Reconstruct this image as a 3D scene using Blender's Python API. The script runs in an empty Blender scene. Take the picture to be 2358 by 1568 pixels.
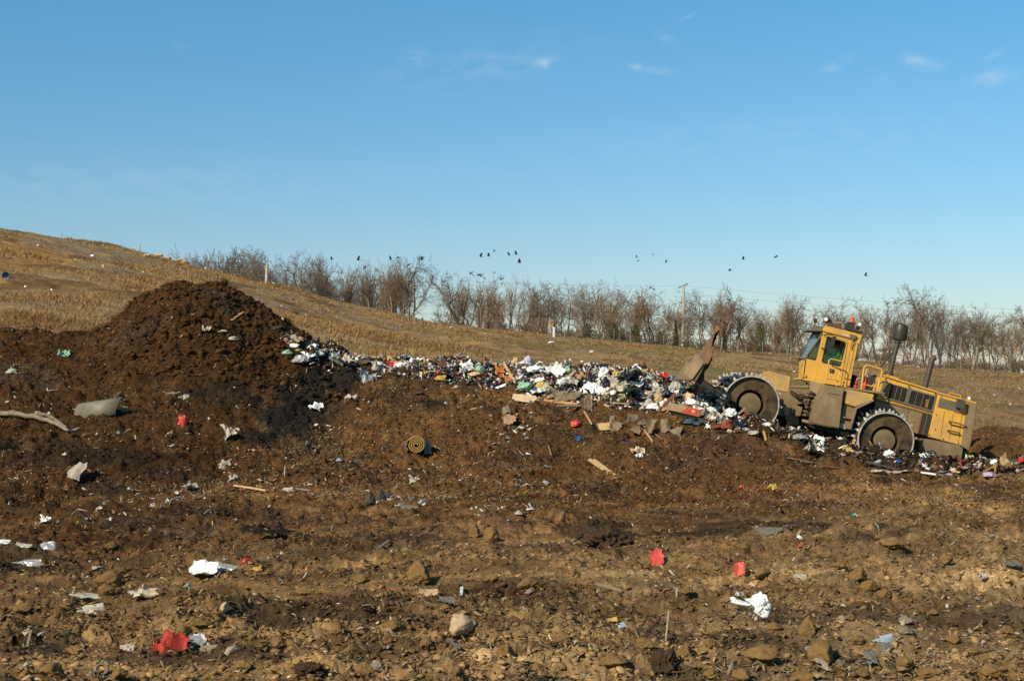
import bpy, bmesh, math, random
import numpy as np
from mathutils import Vector, Matrix, noise as mn

sc = bpy.context.scene
col = sc.collection
R = math.radians

# ------------------------------------------------------------------ camera, light, exposure
F, CX, HY, CH = 3239.0, 1179.0, 850.0, 3.0      # focal length and principal column in units of a 2358 wide frame
cam = bpy.data.objects.new('camera', bpy.data.cameras.new('camera'))
col.objects.link(cam)
cam.location = (0, 0, CH)
cam.rotation_euler = (R(90), 0, 0)
cam.data.sensor_width = 36
cam.data.lens = 36 * F / 2358
cam.data.shift_y = (HY - 784) / 2358
cam.data.clip_start = 0.1
cam.data.clip_end = 6000
sc.camera = cam

SUN_EL, SUN_AZ = R(34), math.atan2(-0.66, -0.75)
sun_dir = Vector((math.sin(SUN_AZ) * math.cos(SUN_EL), math.cos(SUN_AZ) * math.cos(SUN_EL), math.sin(SUN_EL)))
sun = bpy.data.objects.new('sun', bpy.data.lights.new('sun', 'SUN'))
col.objects.link(sun)
sun.data.energy = 4.7
sun.data.angle = R(0.5)
sun.data.color = (1.0, 0.90, 0.72)
sun.rotation_euler = sun_dir.to_track_quat('Z', 'Y').to_euler()

world = bpy.data.worlds.new('World')
sc.world = world
world.use_nodes = True
wn, wl = world.node_tree.nodes, world.node_tree.links
wn.clear()
sky = wn.new('ShaderNodeTexSky')
sky.sky_type = 'NISHITA'
sky.sun_disc = False
sky.sun_elevation = SUN_EL
sky.sun_rotation = SUN_AZ % (2 * math.pi)
sky.altitude = 100
sky.air_density = 1.0
sky.dust_density = 0.3
sky.ozone_density = 1.5
bg = wn.new('ShaderNodeBackground')
bg.inputs['Strength'].default_value = 0.084
wo = wn.new('ShaderNodeOutputWorld')
def wmath(op, a, b=None, c=None):
    n = wn.new('ShaderNodeMath'); n.operation = op
    for i, v in enumerate((a, b, c)):
        if v is None: continue
        if isinstance(v, (int, float)): n.inputs[i].default_value = v
        else: wl.new(v, n.inputs[i])
    return n.outputs[0]
tc = wn.new('ShaderNodeTexCoord')
sep = wn.new('ShaderNodeSeparateXYZ'); wl.new(tc.outputs['Generated'], sep.inputs[0])
yy = wmath('MAXIMUM', sep.outputs['Y'], 0.02)
U = wmath('DIVIDE', sep.outputs['X'], yy)
V = wmath('DIVIDE', sep.outputs['Z'], yy)
wno = wn.new('ShaderNodeTexNoise'); wno.inputs['Scale'].default_value = 60; wno.inputs['Detail'].default_value = 6
wmp = wn.new('ShaderNodeMapping'); wmp.inputs['Scale'].default_value = (1, 1, 2.2); wl.new(tc.outputs['Generated'], wmp.inputs[0]); wl.new(wmp.outputs[0], wno.inputs['Vector'])
tot = None
for (x, y, a, b, k, tilt) in [(1258, 145, 26, 13, .5, .1), (1462, 154, 22, 10, .42, -.1), (1510, 162, 38, 9, .34, -.12), (950, 130, 34, 16, .3, .15), (1925, 150, 38, 12, .36, .5),
                        (2105, 138, 46, 14, .36, -.1), (2155, 148, 36, 15, .28, .45), (2282, 179, 42, 18, .46, .15), (2280, 131, 32, 11, .3, .4), (2352, 180, 20, 10, .34, 0),
                        (2018, 180, 28, 18, .16, 0), (1940, 450, 60, 8, .16, .05), (1100, 150, 210, 50, .16, .1), (412, 106, 20, 14, .14, 0), (1560, 52, 60, 4, .2, .5), (1530, 90, 26, 14, .14, 0),
                        (1800, 320, 500, 60, .10, .05), (300, 420, 600, 60, .10, 0)]:
    du = wmath('SUBTRACT', U, (x - CX) / F); dv = wmath('SUBTRACT', V, (HY - y) / F)
    dv2 = wmath('SUBTRACT', dv, wmath('MULTIPLY', du, tilt))
    q = wmath('ADD', wmath('POWER', wmath('ABSOLUTE', wmath('MULTIPLY', du, F / a)), 2.0), wmath('POWER', wmath('ABSOLUTE', wmath('MULTIPLY', dv2, F / b)), 2.0))
    m = wmath('MULTIPLY', wmath('EXPONENT', wmath('MULTIPLY', q, -1.2)), k)
    tot = m if tot is None else wmath('ADD', tot, m)
wr = wn.new('ShaderNodeMapRange'); wr.inputs['From Min'].default_value = .38; wr.inputs['From Max'].default_value = .68
wl.new(wno.outputs['Fac'], wr.inputs['Value'])
cl = wmath('MULTIPLY', wmath('MULTIPLY', tot, wr.outputs['Result']), wmath('GREATER_THAN', sep.outputs['Y'], 0.05))
tint = wn.new('ShaderNodeMix'); tint.data_type = 'RGBA'; tint.blend_type = 'MULTIPLY'; tint.inputs['Factor'].default_value = 1
ramp = wn.new('ShaderNodeMix'); ramp.data_type = 'RGBA'
rm = wn.new('ShaderNodeMapRange'); rm.inputs['From Min'].default_value = 0.0; rm.inputs['From Max'].default_value = .26; wl.new(V, rm.inputs['Value'])
wl.new(rm.outputs['Result'], ramp.inputs['Factor'])
ramp.inputs['A'].default_value = (.77, .80, .92, 1); ramp.inputs['B'].default_value = (.52, 1.03, 1.2, 1)
wl.new(ramp.outputs['Result'], tint.inputs['B'])
wl.new(sky.outputs[0], tint.inputs['A'])
wm = wn.new('ShaderNodeMix'); wm.data_type = 'RGBA'
wl.new(cl, wm.inputs['Factor']); wl.new(tint.outputs['Result'], wm.inputs['A']); wm.inputs['B'].default_value = (6.2, 7.2, 7.9, 1)
wl.new(wm.outputs['Result'], bg.inputs['Color']); wl.new(bg.outputs[0], wo.inputs['Surface'])

sc.view_settings.view_transform = 'Standard'
sc.view_settings.look = 'None'
sc.view_settings.exposure = 0.3
sc.view_settings.gamma = 1
sc.view_settings.use_curve_mapping = False
sc.cycles.max_bounces = 6
sc.cycles.transparent_max_bounces = 12

# ------------------------------------------------------------------ helpers
def tag(o, label=None, cat=None, group=None, kind=None):
    if label: o['label'] = label
    if cat: o['category'] = cat
    if group: o['group'] = group
    if kind: o['kind'] = kind
    return o

def thing(name, label, cat, loc=(0, 0, 0), group=None):
    o = bpy.data.objects.new(name, None)
    o.empty_display_size = 0.2
    col.objects.link(o); o.location = loc
    return tag(o, label, cat, group)

def link(name, me, mat=None, parent=None, loc=None):
    o = bpy.data.objects.new(name, me); col.objects.link(o)
    if mat is not None and not me.materials: me.materials.append(mat)
    if parent is not None: o.parent = parent
    if loc is not None: o.location = loc
    return o

def np_mesh(name, v, f, smooth=False, colr=None):
    me = bpy.data.meshes.new(name)
    v = np.asarray(v, np.float32); f = np.asarray(f, np.int32)
    me.vertices.add(len(v)); me.vertices.foreach_set('co', v.ravel())
    k = f.shape[1]
    me.loops.add(f.size); me.loops.foreach_set('vertex_index', f.ravel())
    me.polygons.add(len(f)); me.polygons.foreach_set('loop_start', np.arange(0, f.size, k, dtype=np.int32))
    if smooth: me.polygons.foreach_set('use_smooth', np.ones(len(f), bool))
    me.update(calc_edges=True)
    if colr is not None:
        a = me.color_attributes.new('soil', 'FLOAT_COLOR', 'POINT')
        c = np.ones((len(v), 4), np.float32); c[:, :3] = colr
        a.data.foreach_set('color', c.ravel())
    return me

def bm_mesh(name, bm, smooth=False, recalc=True):
    if recalc: bmesh.ops.recalc_face_normals(bm, faces=bm.faces)
    me = bpy.data.meshes.new(name); bm.to_mesh(me); bm.free()
    if smooth: me.polygons.foreach_set('use_smooth', np.ones(len(me.polygons), bool))
    return me

def h2(ix, iy, s):
    n = (ix.astype(np.int64) * 374761393 + iy.astype(np.int64) * 668265263 + s * 974634217) & 0xffffffff
    n = ((n ^ (n >> 13)) * 1274126177) & 0xffffffff
    n = ((n ^ (n >> 16)) * 2246822519) & 0xffffffff
    return ((n ^ (n >> 15)) & 0xffff) / 65535.0

def vnoise(x, y, s=0):
    x0 = np.floor(x); y0 = np.floor(y); fx = x - x0; fy = y - y0
    fx = fx * fx * fx * (fx * (fx * 6 - 15) + 10); fy = fy * fy * fy * (fy * (fy * 6 - 15) + 10)
    a = h2(x0, y0, s); b = h2(x0 + 1, y0, s); c = h2(x0, y0 + 1, s); d = h2(x0 + 1, y0 + 1, s)
    return (a + (b - a) * fx) * (1 - fy) + (c + (d - c) * fx) * fy - .5

def fbm(x, y, octv, s=0, gain=.5, lac=2.03):
    t = 0; a = 1
    for i in range(octv):
        t = t + a * vnoise(x, y, s + i * 7); a *= gain
        x, y = (x * .8 - y * .6) * lac + 11.3, (x * .6 + y * .8) * lac + 5.7
    return t

def sstep(a, b, x):
    t = np.clip((x - a) / (b - a), 0, 1); return t * t * (3 - 2 * t)

def P(x, y, Y):
    return Vector(((x - CX) * Y / F, Y, CH - (y - HY) * Y / F))

# ------------------------------------------------------------------ materials
MATS = {}
def nodes_of(m):
    m.use_nodes = True; nt = m.node_tree; nt.nodes.clear()
    out = nt.nodes.new('ShaderNodeOutputMaterial'); p = nt.nodes.new('ShaderNodeBsdfPrincipled')
    nt.links.new(p.outputs[0], out.inputs['Surface'])
    return nt, p, out

def mat(name, c, rough=.8, var=.25, scale=8.0, c2=None, bump=.0, bscale=30., metal=0., spec=.3, coord='Object', lo=.35, hi=.65, mott=.22):
    """paint or substance of colour c, mottled with c2 (stains and dirt with their own outline)"""
    if name in MATS: return MATS[name]
    m = bpy.data.materials.new(name); nt, p, out = nodes_of(m)
    N, L = nt.nodes, nt.links
    tcn = N.new('ShaderNodeTexCoord')
    no = N.new('ShaderNodeTexNoise'); no.inputs['Scale'].default_value = scale; no.inputs['Detail'].default_value = 8; no.inputs['Roughness'].default_value = .65
    L.new(tcn.outputs[coord], no.inputs['Vector'])
    mr = N.new('ShaderNodeMapRange'); mr.inputs['From Min'].default_value = lo; mr.inputs['From Max'].default_value = hi
    L.new(no.outputs['Fac'], mr.inputs['Value'])
    mx = N.new('ShaderNodeMix'); mx.data_type = 'RGBA'
    if c2 is None: c2 = tuple(v * (1 - var) for v in c)
    mx.inputs['A'].default_value = (*c, 1); mx.inputs['B'].default_value = (*c2, 1)
    L.new(mr.outputs['Result'], mx.inputs['Factor'])
    n2 = N.new('ShaderNodeTexNoise'); n2.inputs['Scale'].default_value = scale * 7; n2.inputs['Detail'].default_value = 7; n2.inputs['Roughness'].default_value = .75
    L.new(tcn.outputs[coord], n2.inputs['Vector'])
    m2 = N.new('ShaderNodeMapRange'); m2.inputs['From Min'].default_value = .3; m2.inputs['From Max'].default_value = .72; m2.inputs['To Min'].default_value = 1.12; m2.inputs['To Max'].default_value = 1 - mott
    L.new(n2.outputs['Fac'], m2.inputs['Value'])
    sv = N.new('ShaderNodeVectorMath'); sv.operation = 'SCALE'; L.new(mx.outputs['Result'], sv.inputs[0]); L.new(m2.outputs['Result'], sv.inputs['Scale'])
    L.new(sv.outputs['Vector'], p.inputs['Base Color'])
    p.inputs['Roughness'].default_value = rough; p.inputs['Metallic'].default_value = metal
    p.inputs['Specular IOR Level'].default_value = spec
    if bump:
        nb = N.new('ShaderNodeTexNoise'); nb.inputs['Scale'].default_value = bscale; nb.inputs['Detail'].default_value = 6
        L.new(tcn.outputs[coord], nb.inputs['Vector'])
        b = N.new('ShaderNodeBump'); b.inputs['Strength'].default_value = bump; b.inputs['Distance'].default_value = .02
        L.new(nb.outputs['Fac'], b.inputs['Height']); L.new(b.outputs[0], p.inputs['Normal'])
    MATS[name] = m
    return m

def soil_mat(name, rough=.95, amt=.55, scales=(1.1, 9, 55), bump=.6, bdist=.05, spec=.1, wet=False):
    """reads the soil colour of each vertex and breaks it up with crumbs of darker and paler matter"""
    m = bpy.data.materials.new(name); nt, p, out = nodes_of(m); N, L = nt.nodes, nt.links
    at = N.new('ShaderNodeAttribute'); at.attribute_name = 'soil'
    geo = N.new('ShaderNodeNewGeometry')
    cur = at.outputs['Color']
    hs = None
    for i, s in enumerate(scales):
        no = N.new('ShaderNodeTexNoise'); no.inputs['Scale'].default_value = s; no.inputs['Detail'].default_value = 9; no.inputs['Roughness'].default_value = .72
        L.new(geo.outputs['Position'], no.inputs['Vector'])
        mr = N.new('ShaderNodeMapRange'); mr.inputs['From Min'].default_value = .3; mr.inputs['From Max'].default_value = .7
        mr.inputs['To Min'].default_value = 1 - amt; mr.inputs['To Max'].default_value = 1 + amt
        L.new(no.outputs['Fac'], mr.inputs['Value'])
        mx = N.new('ShaderNodeVectorMath'); mx.operation = 'SCALE'
        L.new(cur, mx.inputs[0]); L.new(mr.outputs['Result'], mx.inputs['Scale']); cur = mx.outputs['Vector']
        hs = no.outputs['Fac']
    L.new(cur, p.inputs['Base Color'])
    p.inputs['Roughness'].default_value = rough; p.inputs['Specular IOR Level'].default_value = spec
    if bump:
        b = N.new('ShaderNodeBump'); b.inputs['Strength'].default_value = bump; b.inputs['Distance'].default_value = bdist
        L.new(hs, b.inputs['Height']); L.new(b.outputs[0], p.inputs['Normal'])
    return m

def chip_mat(name, rough=.85, spec=.2):
    m = bpy.data.materials.new(name); nt, p, out = nodes_of(m)
    at = nt.nodes.new('ShaderNodeAttribute'); at.attribute_name = 'soil'
    nt.links.new(at.outputs['Color'], p.inputs['Base Color'])
    p.inputs['Roughness'].default_value = rough; p.inputs['Specular IOR Level'].default_value = spec
    return m

# ------------------------------------------------------------------ terrain shape
YK = [5, 20, 28, 32, 35, 37, 39, 41, 43, 45, 47, 50, 56, 66]
TAB = {
 -1500: [0, 0, .1, .6, 1.3, 1.9, 2.5, 3.1, 3.7, 4.2, 4.2, 3.8, 3.0, 2.0],
 0:     [0, 0, .1, .6, 1.3, 1.9, 2.5, 3.1, 3.75, 4.3, 4.15, 3.0, 1.5, .5],
 180:   [0, 0, .05, .5, 1.2, 1.75, 2.4, 3.05, 3.75, 4.25, 4.05, 2.9, 1.5, .5],
 245:   [0, 0, .05, .48, 1.15, 1.75, 2.4, 3.1, 3.85, 4.35, 4.1, 2.9, 1.4, .5],
 320:   [0, 0, .03, .42, 1.08, 1.72, 2.48, 3.5, 4.75, 5.5, 5.3, 3.5, 1.4, .4],
 400:   [0, 0, .02, .4, 1.05, 1.7, 2.55, 3.75, 5.1, 5.85, 5.7, 4.0, 1.5, .4],
 500:   [0, 0, .0, .36, 1.0, 1.62, 2.45, 3.65, 5.05, 5.85, 5.65, 4.0, 1.5, .3],
 580:   [0, 0, .0, .32, .95, 1.5, 2.25, 3.3, 4.5, 5.25, 5.1, 3.6, 1.4, .3],
 680:   [0, 0, .0, .26, .8, 1.25, 1.85, 2.7, 3.7, 4.3, 4.15, 3.0, 1.2, .2],
 760:   [0, 0, 0, .2, .66, 1.05, 1.6, 2.35, 3.1, 3.55, 3.45, 2.6, 1.0, .1],
 830:   [0, 0, 0, .15, .65, 1.2, 1.95, 2.5, 2.75, 3.0, 3.05, 2.4, .9, .0],
 1000:  [0, 0, 0, .1, .55, 1.1, 1.85, 2.45, 2.68, 2.85, 2.9, 2.3, .9, .0],
 1150:  [0, 0, 0, .05, .5, 1.0, 1.65, 2.15, 2.45, 2.75, 2.8, 2.2, .8, .0],
 1300:  [0, 0, 0, .05, .4, .9, 1.4, 1.86, 2.35, 2.7, 2.75, 2.1, .7, -.1],
 1450:  [0, 0, 0, .05, .45, 1.0, 1.45, 1.92, 2.35, 2.6, 2.6, 1.9, .6, -.2],
 1550:  [0, 0, 0, .05, .5, 1.05, 1.58, 2.0, 2.4, 2.5, 2.4, 1.7, .5, -.2],
 1650:  [0, 0, 0, .05, .45, .95, 1.45, 1.8, 2.0, 2.0, 1.8, 1.3, .4, -.3],
 1740:  [0, 0, 0, .05, .45, 1.15, 1.42, 1.5, 1.5, 1.5, 1.3, 1.0, .3, -.3],
 1850:  [0, 0, 0, .03, .32, .82, .98, 1.02, 1.05, 1.0, .9, .8, .2, -.3],
 1950:  [0, 0, 0, .02, .2, .52, .68, .72, .8, .85, .8, .6, .2, -.3],
 2050:  [0, 0, 0, 0, .1, .28, .4, .45, .5, .6, .6, .5, .2, -.3],
 2200:  [0, 0, 0, 0, 0, .06, .12, .2, .35, .5, .5, .4, .2, -.3],
 2270:  [0, 0, 0, 0, 0, .03, .08, .25, .8, 1.12, 1.0, .6, .2, -.3],
 2358:  [0, 0, 0, 0, 0, .02, .05, .2, .62, .92, .85, .5, .2, -.3],
 2480:  [0, 0, 0, 0, 0, 0, .05, .1, .25, .4, .4, .3, .1, -.3],
 3900:  [0, 0, 0, 0, 0, 0, 0, 0, 0, 0, 0, 0, 0, -.3]}
cg = np.arange(-1500, 3901, 15.0); Yg = np.arange(5, 66.01, .2)
_ck = np.array(sorted(TAB), float)
_t = np.array([np.interp(Yg, YK, TAB[int(k)]) for k in _ck])
G = np.array([np.interp(cg, _ck, _t[:, j]) for j in range(len(Yg))]).T
def _blur(a, w, ax):
    k = np.hanning(2 * w + 3)[1:-1]; k /= k.sum()
    pad = [(0, 0), (0, 0)]; pad[ax] = (w, w)
    a = np.pad(a, pad, mode='edge')
    return np.apply_along_axis(lambda r: np.convolve(r, k, 'valid'), ax, a)
G = _blur(_blur(G, 3, 1), 2, 0)
def base_z(c, Y):
    i = np.clip((c + 1500) / 15.0, 0, len(cg) - 1.001); j = np.clip((Y - 5) / .2, 0, len(Yg) - 1.001)
    i0 = i.astype(int); j0 = j.astype(int); u = i - i0; v = j - j0
    return (G[i0, j0] * (1 - u) + G[i0 + 1, j0] * u) * (1 - v) + (G[i0, j0 + 1] * (1 - u) + G[i0 + 1, j0 + 1] * u) * v

TC = [560, 640, 710, 830, 1000, 1150, 1300, 1450, 1550, 1650, 1740, 1850, 2000, 2200, 2358, 2700]
TLO = [43.6, 42.6, 42.0, 42.2, 42.2, 41.8, 40.9, 40.6, 39.4, 38.0, 36.7, 36.4, 36.2, 36.2, 36.3, 36.3]
THI = [43.6, 43.3, 43.5, 46.4, 47.6, 47.8, 47.6, 47.6, 46, 43.5, 41.5, 41, 40.5, 39.5, 39.0, 39.0]
def trash_mask(c, Y, soft=.35):
    lo = np.interp(c, TC, TLO); hi = np.interp(c, TC, THI)
    return sstep(lo - soft, lo + soft, Y) * (1 - sstep(hi - soft, hi + soft, Y)) * sstep(600, 680, c)

def dirt_z(X, Y, fine=True):
    X = np.asarray(X, float); Y = np.asarray(Y, float)
    c = X * F / Y + CX
    z = base_z(c, Y)
    slope = sstep(29, 36, Y)
    z = z + .30 * fbm(X / 3.6, Y / 3.6, 3, 3) * (1 - .3 * slope)
    z = z + .16 * fbm(X / .9, Y / .9, 3, 21) * (.75 + .6 * sstep(.0, .3, vnoise(X / 2.7, Y / 2.7, 77)))
    tm = trash_mask(c, Y)
    z = z + tm * (.16 + .5 * np.abs(fbm(X / 1.1, Y / 1.1, 2, 55)))
    # wheel rut and ledge running across the foreground on the left and on the right
    z = z - .16 * np.exp(-((Y - 23.8 - .35 * X - .5 * np.sin(X * .7)) / .5) ** 2) * sstep(3, 1, -X - 6.5 + 0 * Y) * 0
    led = Y - (21.6 + .25 * np.sin(X * .8) + .05 * X)
    z = z + .13 * sstep(-.3, .2, led) * sstep(3, 5, X) * (1 - sstep(5, 8, led)) - .12 * np.exp(-(led / .35) ** 2) * sstep(1, 4, X)
    lr = Y - (29.2 + .55 * (X + 7.5))
    z = z - .26 * np.exp(-(lr / .4) ** 2) * np.exp(-((X + 8.2) / 1.5) ** 2)
    mound = sstep(225, 330, c) * (1 - sstep(690, 800, c)) * sstep(39.5, 41.5, Y)
    z = z + mound * (-.05 + .12 * fbm(X / .75, Y / .75, 4, 951) + .08 * np.abs(fbm(X / .33, Y / .33, 2, 971)))
    if fine:
        f1 = fbm(X / .30, Y / .30, 4, 131, .62)
        press = 1 - .72 * sstep(.02, .30, fbm(X / 4.5, Y / 1.6, 3, 911)) * (1 - .6 * slope)
        z = z + .135 * f1 * (1 + .35 * slope) * press
        z = z + .05 * fbm(X / 1.1, Y / .22, 3, 931, .6) * (1 - slope) * (1.3 - press)
        z = z + .05 * press * np.abs(fbm(X / .17, Y / .17, 3, 177, .6)) * (.4 + 1.2 * sstep(-.15, .25, vnoise(X / 1.7, Y / 1.7, 91)))
    return z

HC = [-1500, -600, 0, 250, 500, 800, 1000, 1300, 1600, 2000, 2358, 3000, 3900]
HZ0 = [5.2, 4.3, 3.3, 3.0, 2.7, 2.3, 2.1, 2.0, 1.7, .9, .15, 0, 0]
HYC = [95, 100, 108, 118, 132, 175, 205, 214, 218, 222, 222, 222, 222]
HYI = [330, 430, 524, 563, 622, 700, 744, 777, 802, 838, 862, 880, 885]
def hill_z(X, Y, rough=True):
    X = np.asarray(X, float); Y = np.asarray(Y, float)
    c = X * F / Y + CX
    z0 = np.interp(c, HC, HZ0); yc = np.interp(c, HC, HYC); zc = CH - (np.interp(c, HC, HYI) - HY) * yc / F
    t = (Y - 46) / (yc - 46)
    tt = np.clip(t, -.2, 1)
    z = z0 + (zc - z0) * (tt * 1.08 - .08 * tt * tt * tt * np.sign(tt))
    over = np.clip(Y - yc, 0, None)
    z = z - .0007 * over * over - .012 * over
    if rough:
        z = z + .55 * fbm(X / 14, Y / 14, 3, 303) * sstep(44, 70, Y) + .16 * fbm(X / 2.2, Y / 2.2, 3, 311) + .07 * fbm(X / .6, Y / .6, 2, 331)
    return z

def surf_z(X, Y):
    a = dirt_z(X, Y) if True else 0
    a = np.where(np.asarray(Y, float) > 60, -9, a)
    return np.maximum(a, hill_z(X, Y) - np.where(np.asarray(Y, float) < 44, 9, 0))

_YS = np.exp(np.linspace(np.log(9), np.log(225), 2600))
def hit(x, y):
    """the spot of ground met along this line of sight"""
    X = (x - CX) * _YS / F
    z = surf_z(X, _YS)
    yi = HY + (CH - z) * F / _YS
    k = np.nonzero(yi <= y)[0]
    k = k[0] if len(k) else int(np.argmin(yi))
    return Vector((X[k], _YS[k], z[k]))

def ground(X, Y):
    return float(surf_z(np.array([X]), np.array([Y]))[0])
# ------------------------------------------------------------------ the land
def soil_colour(X, Y):
    c = X * F / Y + CX
    z = base_z(c, Y)
    yi = HY + (CH - z) * F / Y
    n1 = fbm(X / 4.2, Y / 4.2, 4, 401); n2 = fbm(X / .8, Y / .8, 4, 431); n3 = fbm(X / 1.9, Y / 1.9, 3, 457)
    pale = np.array([.192, .114, .045]); mid = np.array([.102, .050, .0165]); dark = np.array([.047, .0225, .0068])
    grey = np.array([.040, .026, .015]); black = np.array([.016, .0125, .0095]); red = np.array([.062, .030, .019])
    w = sstep(1090, 1420, yi + 160 * n1 + .10 * (c - 1179))
    base = mid + (pale - mid) * w[..., None]
    dry = sstep(1150, 1380, yi + 120 * n1) * sstep(700, 1500, c + 300 * n1 + 200 * n3)
    base = base + (np.array([.265, .178, .082]) - base) * (.62 * dry * (.55 + .9 * np.clip(n2 + n3, -.5, .6)))[..., None]
    left = sstep(1000, 200, c + 400 * n1) * sstep(1500, 1150, yi)
    up = np.clip(sstep(1080, 960, yi + 90 * n1) * sstep(1000, 600, c) + .65 * left, 0, 1)
    base = base + (dark - base) * up[..., None]
    k = sstep(.10, .42, n3 + .5 * n2) * .75
    base = base + (grey - base) * k[..., None]
    st = fbm(X / 3.2, Y / .55, 4, 481)
    base = base * (1 + .75 * np.clip(st, -.5, .6) * sstep(950, 1100, yi))[..., None]
    k = sstep(.05, .5, n2 + .35 * n1)
    base = base * (1 + .35 * k[..., None])
    k = np.exp(-((c - 1650) / 170) ** 2 - ((yi - 1045) / 34) ** 2) * (1 + n2)
    base = base + (red - base) * np.clip(k * .9, 0, 1)[..., None]
    def stain_or_shade(cx, cy, rx, ry, s):
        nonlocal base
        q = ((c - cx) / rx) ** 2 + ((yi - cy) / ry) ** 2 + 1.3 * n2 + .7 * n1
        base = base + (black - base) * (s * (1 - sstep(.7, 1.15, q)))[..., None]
    for a in [(735, 876, 92, 26, .95), (690, 925, 62, 42, .95), (650, 985, 60, 44, .85), (600, 1012, 60, 26, .7), (1395, 1238, 70, 26, .75), (1330, 1225, 60, 20, .6), (520, 905, 110, 30, .55),  # leading blots paint the mound's shadow into the soil on its right flank
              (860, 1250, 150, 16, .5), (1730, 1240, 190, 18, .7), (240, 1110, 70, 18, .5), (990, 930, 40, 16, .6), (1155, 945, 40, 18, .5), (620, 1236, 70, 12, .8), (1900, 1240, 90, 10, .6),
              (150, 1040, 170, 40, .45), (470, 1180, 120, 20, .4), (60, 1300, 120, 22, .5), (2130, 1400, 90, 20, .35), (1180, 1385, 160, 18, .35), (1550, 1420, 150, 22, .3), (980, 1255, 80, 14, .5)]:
        stain_or_shade(*a)
    tm = trash_mask(c, Y, .25) * .72
    base = base + (np.array([.020, .0135, .009]) - base) * tm[..., None]
    return np.clip(base, .004, .6)

m_soil = soil_mat('churned soil')
cs = np.concatenate([np.arange(-1480, -700, 24), np.arange(-700, -160, 6), np.arange(-160, 2520, 2.3), np.arange(2520, 3100, 6), np.arange(3100, 3880, 24)])
Ys = np.concatenate([np.exp(np.linspace(np.log(5.2), np.log(11), 40))[:-1], np.exp(np.linspace(np.log(11), np.log(31), 430))[:-1], np.linspace(31, 48, 330)[:-1], np.linspace(48, 62, 30)])
CC, YY = np.meshgrid(cs, Ys); XX = (CC - CX) * YY / F
ZZ = dirt_z(XX, YY)
# lumps push the surface sideways as well, so clods overhang their own shadow
dx = .05 * fbm(XX / .22, YY / .22, 3, 611); dy = .06 * fbm(XX / .22, YY / .22, 3, 641)
VV = np.stack([XX + dx, YY + dy, ZZ], -1).reshape(-1, 3)
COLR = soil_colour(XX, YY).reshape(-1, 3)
nr, nc = CC.shape
idx = np.arange(nr * nc).reshape(nr, nc)
FF = np.stack([idx[:-1, :-1], idx[:-1, 1:], idx[1:, 1:], idx[1:, :-1]], -1).reshape(-1, 4)
fc = CC[:-1, :-1].ravel(); fY = YY[:-1, :-1].ravel(); wob = fbm(XX[:-1, :-1].ravel() / 1.5, fY / 1.5, 3, 71) * 1.2
m1 = (fc > 225) & (fc < 800) & (fY + wob > 40.4 + np.clip((fc - 600) / 200, 0, 1) * 2.0)
m2 = (fc > 2215) & (fY + wob > 41.3) & (fc < 2520)
def sub(mask, name):
    f = FF[mask]; u, inv = np.unique(f.ravel(), return_inverse=True)
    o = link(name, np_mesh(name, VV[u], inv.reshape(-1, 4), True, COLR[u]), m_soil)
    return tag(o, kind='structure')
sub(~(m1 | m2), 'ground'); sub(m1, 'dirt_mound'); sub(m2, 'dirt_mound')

# the grassed landfill slope
def hill_colour(X, Y):
    c = X * F / Y + CX
    z = hill_z(X, Y, False); yi = HY + (CH - z) * F / Y
    n1 = fbm(X / 11, Y / 22, 4, 501); n2 = fbm(X / 2.4, Y / 5, 4, 521); n3 = fbm(X / 5, Y / 9, 3, 541)
    tan = np.array([.285, .175, .070]); orange = np.array([.30, .155, .046]); bare = np.array([.245, .168, .086]); green = np.array([.150, .118, .036]); brown = np.array([.125, .066, .025])
    b = np.zeros(X.shape + (3,)) + tan
    b = b + (orange - b) * (sstep(-.05, .35, n1) * sstep(1100, 500, c) * .8)[..., None]
    b = b + (brown - b) * (sstep(.0, .34, n2) * .8)[..., None]
    b = b + (bare - b) * (sstep(.04, .30, n3) * .9)[..., None]
    g = sstep(.0, .3, fbm(X / 7, Y / 12, 3, 571)) * sstep(750, 950, c) * sstep(720, 770, yi)
    b = b + (green - b) * (g * .8)[..., None]
    right = sstep(1900, 2200, c) * .5
    b = b + (np.array([.20, .122, .052]) - b) * right[..., None]
    return b
m_hill = soil_mat('dead turf', amt=.42, scales=(.35, 1.6, 9), bump=.5, bdist=.2)
hc = np.concatenate([np.arange(-1480, -200, 40), np.arange(-200, 2560, 6), np.arange(2560, 3881, 40)])
hY = np.concatenate([np.exp(np.linspace(np.log(44), np.log(232), 420)), np.linspace(236, 340, 26)])
hC, hYY = np.meshgrid(hc, hY); hX = (hC - CX) * hYY / F
hZ = hill_z(hX, hYY)
idx = np.arange(hC.size).reshape(hC.shape)
hF = np.stack([idx[:-1, :-1], idx[:-1, 1:], idx[1:, 1:], idx[1:, :-1]], -1).reshape(-1, 4)
tag(link('grass_hill', np_mesh('grass_hill', np.stack([hX, hYY, hZ], -1).reshape(-1, 3), hF, True, hill_colour(hX, hYY).reshape(-1, 3)), m_hill), kind='structure')

v = [(-3000, -200, -12), (3000, -200, -12), (3000, 4000, -12), (-3000, 4000, -12)]
tag(link('far_field', np_mesh('far_field', v, [(0, 1, 2, 3)], False, np.array([[.16, .11, .05]] * 4)), m_hill), kind='structure')

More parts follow.
